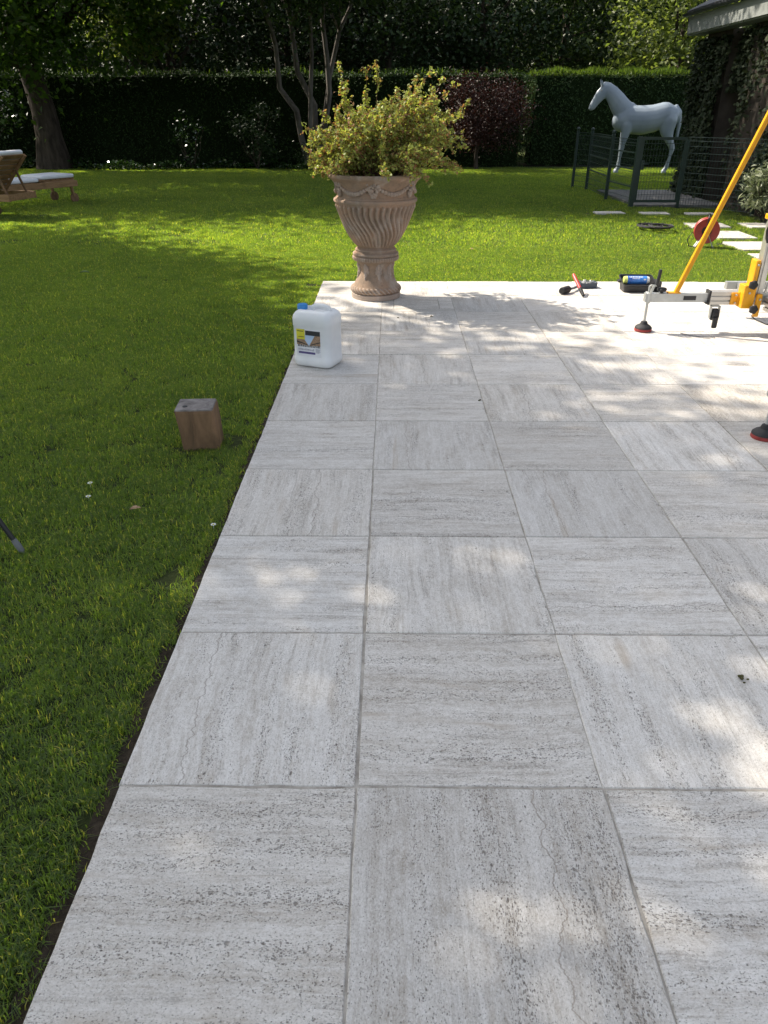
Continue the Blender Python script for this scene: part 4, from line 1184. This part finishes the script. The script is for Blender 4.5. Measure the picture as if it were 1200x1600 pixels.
def outrigger(y):
    b = MB(); profile(b, (1.84, y, BZ), (2.42, y, BZ), .045, .060, False); a = hb(b, 'outrigger_arm', M_GALV)
    b = MB(); profile(b, (2.30, y, BZ), (3.7, y, BZ), .07, .090); hb(b, 'cross_beam', M_ALU)
    b = MB(); b.box((2.298, y, BZ + .004), (.016, .078, .10), bev=.003); b.box((2.285, y - .042, BZ - .03), (.03, .012, .012)); hb(b, 'end_clamp', M_BLACKP)
    # clamp block, spindle, foot
    b = MB(); b.box((1.865, y, BZ), (.030, .056, .074), bev=.004); b.bar((1.868, y - .035, BZ + .03), (1.885, y - .035, BZ + .095), .014, .014); hb(b, 'spindle_block', M_GALV)
    b = MB(); b.cyl((1.868, y, .045), (1.868, y, BZ + .08), .0095, n=12); sp = hb(b, 'spindle', M_GALV)
    b = MB(); b.lathe([(.012, .075), (.022, .07), (.028, .052), (.05, .040), (.060, .030), (.062, .022), (.055, .020)], (1.868, y, 0), 32); hb(b, 'foot_plate', M_RUB, None, True)
    b = MB(); b.lathe([(.055, .0015), (.062, .003), (.0635, .010), (.061, .0205), (.02, .0208)], (1.868, y, 0), 32); hb(b, 'foot_pad', M_REDR, None, True)
    # crank handle on the spindle
    b = MB(); b.tube([(1.868, y, BZ + .08), (1.872, y - .01, BZ + .088), (1.915, y, BZ + .082)], .006, 8); hb(b, 'crank_arm', M_GALV, None, True)
    b = MB(); b.tube([(1.918, y, BZ + .082), (1.918, y, BZ + .087), (1.924, y, BZ + .19), (1.924, y, BZ + .195)], [.009, .012, .0125, .010], 12); hb(b, 'crank_grip', M_BLACKP, None, True)
    b = MB(); b.lathe([(.010, .030), (.012, .040), (.030, .046), (.034, .058), (.026, .068), (.008, .071)], (1.958, y, BZ), 20, fn=lambda r, z, th: r * (1 + .08 * math.cos(6 * th))); hb(b, 'clamp_knob', M_RUB, None, True)
outrigger(BY); outrigger(3.46)
# strut from the arm up to the mast
b = MB(); b.box((2.045, BY, BZ + .035), (.09, .046, .008)); b.bar((2.06, BY, BZ + .03), (2.62, BY - .02, 1.93), .030, .026, up=(0, 1, 0)); hb(b, 'yellow_strut', M_YEL)
b = MB(); b.bar((2.075, BY - .016, BZ + .06), (2.615, BY - .036, 1.89), .006, .004, up=(0, 1, 0)); hb(b, 'strut_rib', M_YEL)
# mast
b = MB(); b.box((2.62, BY - .05, 1.12), (.055, .07, 1.70)); b.box((2.62, BY - .088, 1.12), (.022, .010, 1.70)); hb(b, 'mast', M_ALU)
b = MB(); b.bar((2.66, BY - .09, .30), (2.82, BY - .09, 1.0), .012, .012, up=(0, 1, 0)); hb(b, 'mast_brace', M_ALU)
b = MB(); b.box((2.565, BY - .055, .42), (.032, .09, .20), bev=.004); b.box((2.545, BY - .06, .27), (.085, .10, .16), bev=.004); b.box((2.615, BY - .115, .215), (.035, .03, .16), bev=.004); hb(b, 'mast_bracket', M_YEL)
b = MB(); b.box((2.478, BY - .040, BZ), (.06, .012, .086), bev=.004); b.box((2.505, BY - .045, BZ), (.02, .02, .10), bev=.003); hb(b, 'beam_plate', M_YEL)
for (x, y, z) in ((2.545, BY - .118, .36), (2.575, BY - .14, .195)):
    b = MB(); b.lathe([(.010, -.02), (.012, 0), (.028, .004), (.030, .022), (.022, .030), (.006, .032)], (x, y, z), 20, axis=(0, -1, 0), fn=lambda r, z, th: r * (1 + .09 * math.cos(5 * th))); hb(b, 'star_knob', M_RUB, None, True)
b = MB(); b.box((2.62, BY - .055, .80), (.09, .10, .035), bev=.005); hb(b, 'mast_clamp', M_YEL)
b = MB(); b.tube([(2.575, BY - .11, .80), (2.572, BY - .13, .78), (2.560, BY - .13, .72), (2.568, BY - .125, .67), (2.58, BY - .12, .64)], [.009, .012, .013, .012, .007], 10); hb(b, 'clamp_lever', M_BLACKP, None, True)
b = MB(); b.box((2.64, BY - .05, 1.98), (.22, .11, .09), bev=.008); hb(b, 'mast_head', M_YEL)
b = MB(); b.lathe([(.02, -.05), (.06, -.05), (.06, -.04), (.045, -.038), (.045, .038), (.06, .04), (.06, .05), (.02, .05)], (2.75, BY - .05, 1.62), 24, axis=(0, 1, 0)); b.box((2.69, BY - .05, 1.62), (.09, .04, .08)); hb(b, 'winch_drum', M_GALV, None, True)
# long beam between the outriggers and a second rear bar
b = MB(); profile(b, (2.72, 5.44, BZ - .03), (2.72, 3.50, BZ - .03), .07, .09); hb(b, 'long_beam', M_ALU)
b = MB(); profile(b, (2.62, 5.98, BZ - .01), (3.7, 5.98, BZ - .01), .05, .055, False); b.box((2.72, 5.76, BZ - .01), (.05, .44, .05)); hb(b, 'rear_bar', M_GALV)
# bolts, data plate and scuffed sticker
for (x, y, z) in ((2.48, BY - .048, BZ + .028), (2.48, BY - .048, BZ - .028), (2.565, BY - .102, .49), (2.54, BY - .112, .30), (2.615, BY - .132, .26)):
    b = MB(); b.cyl((x, y, z), (x, y - .008, z), .008, n=6); hb(b, 'bolt', M_GALV)
b = MB(); b.box((2.16, BY - .0242, BZ), (.09, .0016, .03)); hb(b, 'data_plate', M_BLACKP)
b = MB(); b.tube([(2.66, BY - .10, 1.58), (2.655, BY - .11, 1.0), (2.67, BY - .11, .5), (2.66, BY - .10, .33)], .004, 6); hb(b, 'hoist_cable', M_GALV, None, True)
# castor under the beam
b = MB(); b.box((2.36, BY, BZ - .058), (.055, .05, .012)); b.box((2.329, BY - .02, BZ - .10), (.006, .036, .09)); b.box((2.391, BY - .02, BZ - .10), (.006, .036, .09)); fk = hb(b, 'castor_fork', M_GALV)
b = MB(); b.lathe([(.012, -.024), (.036, -.024), (.043, -.016), (.043, .016), (.036, .024), (.012, .024)], (2.36, BY - .02, .128), 28, axis=(1, .1, 0)); hb(b, 'castor_wheel', M_RUB, None, True)
b = MB(); b.box((2.356, BY - .072, .078), (.036, .022, .075), bev=.005); hb(b, 'brake_pedal', M_BLACKP, None, True)

# ------------------------------------------------------------------ cable and a modelled shadow squiggle on the terrace
b = MB(); b.tube([(2.80, 5.75, .07), (2.845, 5.86, .02), (2.86, 5.95, .005), (2.84, 5.83, .005), (2.86, 5.68, .005), (2.93, 5.58, .005), (3.10, 5.50, .005), (3.4, 5.46, .005)], .004, 6)
tag(b.build('cable', M_RUB, smooth=True), 'thin black cable lying on the sunlit terrace under the hoist', 'cable')
b = MB(); b.tube([(2.12, 5.42, .004), (2.17, 5.36, .004), (2.22, 5.33, .004), (2.33, 5.31, .004)], .003, 6)  # grey tube laid in place of a squiggle of shadow
tag(b.build('shadow_squiggle', M_GREYR, smooth=True), 'thin grey tube modelled as a squiggle of shadow beside the hoist foot on the sunlit terrace', 'modelled shadow')

# ------------------------------------------------------------------ black tray with a blue roll
M_BLUEW = NT('blue_wrapper')
_oc = M_BLUEW.n('TexCoord').outputs['Object']
_n = M_BLUEW.noise(_oc, 14, 3)
M_BLUEW = M_BLUEW.done(M_BLUEW.bsdf(M_BLUEW.ramp(_n, [(.35, (0.02, 0.09, 0.42)), (.65, (0.05, 0.24, 0.70))]), 0.25, 0, 0.6))
M_WHITEP = plain('white_paper', (0.72, 0.72, 0.70), 0.6, 0, 0.3, 0.05)
M_LIME = plain('lime_sleeve', (0.55, 0.62, 0.18), 0.5, 0, 0.3, 0.1)
tr = empty('paint_tray', (2.215, 6.88, 0.001), R(-2), 'black plastic paint tray at the far terrace edge left of the hoist', 'tray')
# tilted tray: shell with walls
b = MB()
W, D, H = .30, .22, .10
outer0 = rrect(W * .86, D * .82, .02, 3); outer1 = rrect(W, D, .025, 3); inner1 = rrect(W - .016, D - .016, .02, 3); inner0 = rrect(W * .86 - .012, D * .82 - .012, .018, 3)
tz = lambda y: .025 * (y + D / 2) / D
rings = [[(x, y, .0) for x, y in outer0], [(x, y, .05 + tz(y) * 1.2) for x, y in [((a[0] + c[0]) / 2, (a[1] + c[1]) / 2) for a, c in zip(outer0, outer1)]], [(x, y, .07 + 2.2 * tz(y)) for x, y in outer1], [(x, y, .07 + 2.2 * tz(y)) for x, y in inner1], [(x, y, .012) for x, y in inner0]]
loft(rings).build('tray_body', M_BLACKP, tr)
b = MB(); b.box((-W / 2 - .012, .0, .085), (.03, .06, .02), bev=.004); b.build('hanger_lug', M_BLACKP, tr)
b = MB(); b.box((W / 2 + .03, .0, .05), (.05, .12, .09), bev=.01); b.build('side_grip', M_BLACKP, tr)
rl = empty('blue_roll', (2.20, 6.865, .098), R(-2), 'roll in shiny blue wrapper with white ends lying in the black tray', 'roll')
b = MB(); b.cyl((-.085, 0, 0), (.085, 0, 0), .036, n=28); b.build('wrapper', M_BLUEW, rl, True)
b = MB(); b.tube([(.085, 0, 0), (.095, 0, 0), (.110, 0, 0)], [.035, .033, .028], 24); b.build('white_end', M_WHITEP, rl, True)
b = MB(); b.tube([(-.085, 0, 0), (-.10, 0, 0), (-.115, 0, 0)], [.035, .034, .030], 24); b.build('lime_end', M_LIME, rl, True)
b = MB()
rg5 = random.Random(1)
def rp(u0, u1, a0, a1):
    n = 4; vs = []
    for i in range(n + 1):
        a = a0 + (a1 - a0) * i / n
        for u in (u0, u1): vs.append((u, -.0366 * math.cos(a), .0366 * math.sin(a)))
    b.add(vs, [(2 * i, 2 * i + 1, 2 * i + 3, 2 * i + 2) for i in range(n)])
u = -.07
while u < .05:
    wd = rg5.uniform(.006, .013); rp(u, u + wd, R(48), R(66)); u += wd + .004
u = -.045
while u < .02:
    wd = rg5.uniform(.005, .009); rp(u, u + wd, R(24), R(36)); u += wd + .003
rp(.055, .075, R(10), R(28))
b.build('print', M_WHITEP, rl)

# ------------------------------------------------------------------ hand tools on the terrace
M_REDH = plain('red_handle', (0.55, 0.035, 0.035), 0.4, 0, 0.5, 0.08)
ml = empty('rubber_mallet', (1.55, 6.76, 0.001), 0, 'mallet with black rubber head and grey handle lying under a red tool', 'mallet')
b = MB(); b.tube([(-.045, -.05, .031), (-.038, -.04, .031), (.030, .032, .031), (.036, .04, .031)], [.026, .031, .031, .026], 18); b.build('head', M_RUB, ml, True)
b = MB(); b.tube([(.0, .0, .031), (.09, .09, .028), (.20, .27, .020)], [.011, .011, .014], 12); b.build('handle', M_GREYR, ml, True)
rt = empty('red_hand_tool', (1.675, 6.60, 0.001), 0, 'red-handled tool with black tip propped up against the mallet handle', 'hand tool')
b = MB(); b.tube([(.0, .0, .016), (-.012, .05, .046), (-.018, .075, .062)], [.013, .017, .017], 12); b.build('grip', M_RUB, rt, True)
b = MB(); b.tube([(-.018, .075, .062), (-.05, .20, .138), (-.055, .225, .153)], [.0155, .0155, .012], 12); b.build('handle', M_REDH, rt, True)
M_SLATE = plain('slate_blue_tin', (0.055, 0.07, 0.095), 0.5, 0, 0.4, 0.15)
tn = empty('screw_tin', (1.80, 7.02, 0.001), R(10), 'small dark open tin of bits behind the red-handled tool', 'tin')
b = MB()
rings = [[(x, y, z) for x, y in rrect(wd, dp, .02, 4)] for wd, dp, z in ((.15, .10, 0), (.165, .115, .005), (.17, .12, .05), (.162, .112, .05), (.155, .105, .032))]
loft(rings).build('tin_body', M_SLATE, tn)
b = MB(); rg6 = random.Random(6)
for i in range(26):
    p = Vector((rg6.uniform(-.06, .06), rg6.uniform(-.035, .035), .036 + rg6.uniform(0, .018))); d = Vector((rg6.gauss(0, 1), rg6.gauss(0, 1), rg6.gauss(0, .3))).normalized() * .022
    b.tube([p - d, p + d], .004, 5)
b.build('loose_bits', M_GALV, tn)['kind'] = 'stuff'

# ------------------------------------------------------------------ red cable reel and coiled cable on the lawn
M_REEL = plain('red_reel_plastic', (0.42, 0.055, 0.045), 0.45, 0, 0.45, 0.12)
re_ = empty('cable_reel', (3.80, 9.52, LAWN_Z), R(-18), 'red cable reel on a metal stand on the sunlit lawn', 'cable reel')
rc = .205
for y in (-.055, .055):
    b = MB(); b.lathe([(.035, -.006), (.13, -.008), (.138, -.012), (.145, -.004), (.145, .004), (.138, .012), (.13, .006), (.035, .008)], (0, y, rc), 36, axis=(0, 1, 0)); b.build('flange', M_REEL, re_, True)
b = MB(); b.lathe([(.07, -.05), (.108, -.05), (.112, -.02), (.112, .02), (.108, .05), (.07, .05)], (0, 0, rc), 32, axis=(0, 1, 0), fn=lambda r, z, th: r + (.004 * math.sin(z * 700) if r > .09 else 0)); b.build('wound_cable', M_RUB, re_, True)
b = MB(); b.lathe([(.005, -.075), (.05, -.075), (.056, -.066), (.056, .066), (.05, .075), (.005, .075)], (0, 0, rc), 24, axis=(0, 1, 0)); b.build('hub', M_BLACKP, re_, True)
for y in (-.075, .075):
    b = MB(); b.tube([(-.11, y, .012), (-.10, y, .018), (0, y, rc + .01), (.10, y, .018), (.11, y, .012)], .008, 8); b.build('stand', M_GALV, re_, True)
for x in (-.11, .11):
    b = MB(); b.tube([(x, -.075, .012), (x, .075, .012)], .008, 8); b.build('foot_bar', M_GALV, re_, True)
b = MB(); b.tube([(0, -.075, rc), (-.005, -.078, rc + .15), (.0, -.05, rc + .175), (.0, .05, rc + .175), (-.005, .078, rc + .15), (0, .075, rc)], .009, 8); b.tube([(0, -.045, rc + .175), (0, .045, rc + .175)], .016, 10); b.build('carry_handle', M_BLACKP, re_, True)
b = MB(); b.tube([(-.05, -.02, rc - .10), (-.16, -.05, rc - .02), (-.20, -.06, rc - .10), (-.175, -.08, .03), (-.10, -.10, .02), (-.04, -.05, .07)], .005, 6); b.build('loose_end', M_RUB, re_, True)
b = MB(); rg7 = random.Random(3)
pts = []
for k in range(9):
    cx, cyy, ra, rb = rg7.gauss(0, .02) - .05 + .10 * (k > 4), rg7.gauss(0, .03) + .08 - .14 * (k > 4), .15 + rg7.gauss(0, .015), .20 + rg7.gauss(0, .02)
    for i in range(20):
        a = 2 * PI * i / 20 + .3 * k
        pts.append((cx + ra * math.cos(a), cyy + rb * math.sin(a), .052 + .004 * k + rg7.gauss(0, .002)))
b.tube(pts, .0085, 6)
tag(b.build('coiled_cable', M_RUB, smooth=True, loc=(3.66, 10.95, LAWN_Z)), 'loose coil of black cable lying on the lawn beside the red reel', 'cable')

# ------------------------------------------------------------------ fallen leaves, daisies and crumbs
M_DEADL = plain('dead_leaf', (0.36, 0.24, 0.14), 0.8, 0, 0.2, 0.3, 60)
M_PETAL = plain('white_petal', (0.75, 0.75, 0.70), 0.7, 0, 0.2, 0.05)
M_LEAFG = plain('green_weed', (0.13, 0.20, 0.06), 0.6, 0, 0.3, 0.2, 60)
def small_leaf(name, label, x, y, z, s, mat, rz, cat='leaf', group=None):
    b = MB(); n = 5; vs = []; fs = []
    for i in range(n + 1):
        t = i / n; wd = math.sin(PI * min(max(t, .03), .99)) * .34 * s
        for j in (-1, 0, 1):
            vs.append(((t - .5) * s, j * wd, .12 * s * abs(j) + .10 * s * math.sin(PI * t)))
    for i in range(n):
        for j in range(2):
            a = i * 3 + j; fs.append((a, a + 3, a + 4, a + 1))
    b.add(vs, fs)
    o = b.build(name, mat, loc=(x, y, z)); o.rotation_euler.z = rz
    return tag(o, label, cat, group)
small_leaf('fallen_leaf', 'dry brown leaf on the lawn left of the terrace, below the wooden block', -1.06, 2.70, -.012, .045, M_DEADL, .4, group='fallen leaves')
small_leaf('fallen_leaf', 'dry yellow leaf on the sunlit lawn right of the urn', .95, 9.2, -.01, .06, M_DEADL, 1.2, group='fallen leaves')
small_leaf('fallen_leaf', 'pale leaf at the far left of the shaded lawn', -3.1, 7.7, -.008, .09, M_LEAFG, .2, group='fallen leaves')
dl = ['white daisy on the shaded lawn below the wooden block, upper of the pair', 'white daisy on the shaded lawn below the wooden block, lower of the pair', 'white daisy nearest the soil strip beside the terrace', 'white daisy at the bottom left corner of the lawn']
for (x, y), lb in zip(((-1.34, 2.95), (-1.30, 2.82), (-.71, 2.58), (-.93, 1.17)), dl):
    b = MB()
    for k in range(9):
        a = 2 * PI * k / 9; c, s_ = math.cos(a), math.sin(a)
        b.add([(c * .003, s_ * .003, 0), (c * .008 - s_ * .003, s_ * .008 + c * .003, .002), (c * .013, s_ * .013, .0015), (c * .008 + s_ * .003, s_ * .008 - c * .003, .002)], [(0, 1, 2, 3)])
    b.ball((0, 0, .001), .0035, 8, 1)
    b.tube([(0, 0, -.028), (0, 0, 0)], .001, 5)
    tag(b.build('daisy', [M_PETAL, M_LY], loc=(x, y, -.016)), lb, 'flower', 'daisies in the lawn')
# bits of debris on the tiles
M_MOSS = plain('moss', (0.09, 0.085, 0.04), 0.95, 0, 0.1, 0.3, 60)
bits = [(0.50, 3.98, .013, 'tuft of dry moss on the terrace behind the third row of joints'), (0.32, 5.90, .012, 'dark crumb on the terrace in the urn shadow, right one'), (0.05, 5.86, .010, 'dark crumb on the terrace in the urn shadow, left one'), (1.02, 1.66, .016, 'dark splinter on the terrace near the right edge')]
for i, (x, y, s, lb) in enumerate(bits):
    rgn = np.random.default_rng(300 + i); b = MB()
    for k in range(7):
        b.ball(tuple(rgn.normal(0, s * .4, 2)) + (s * .25 + abs(rgn.normal(0, s * .15)),), s * rgn.uniform(.25, .5), 7, sc=(1, rgn.uniform(.5, 1), .6))
    tag(b.build('debris', M_MOSS, loc=(x, y, .001)), lb, 'debris')
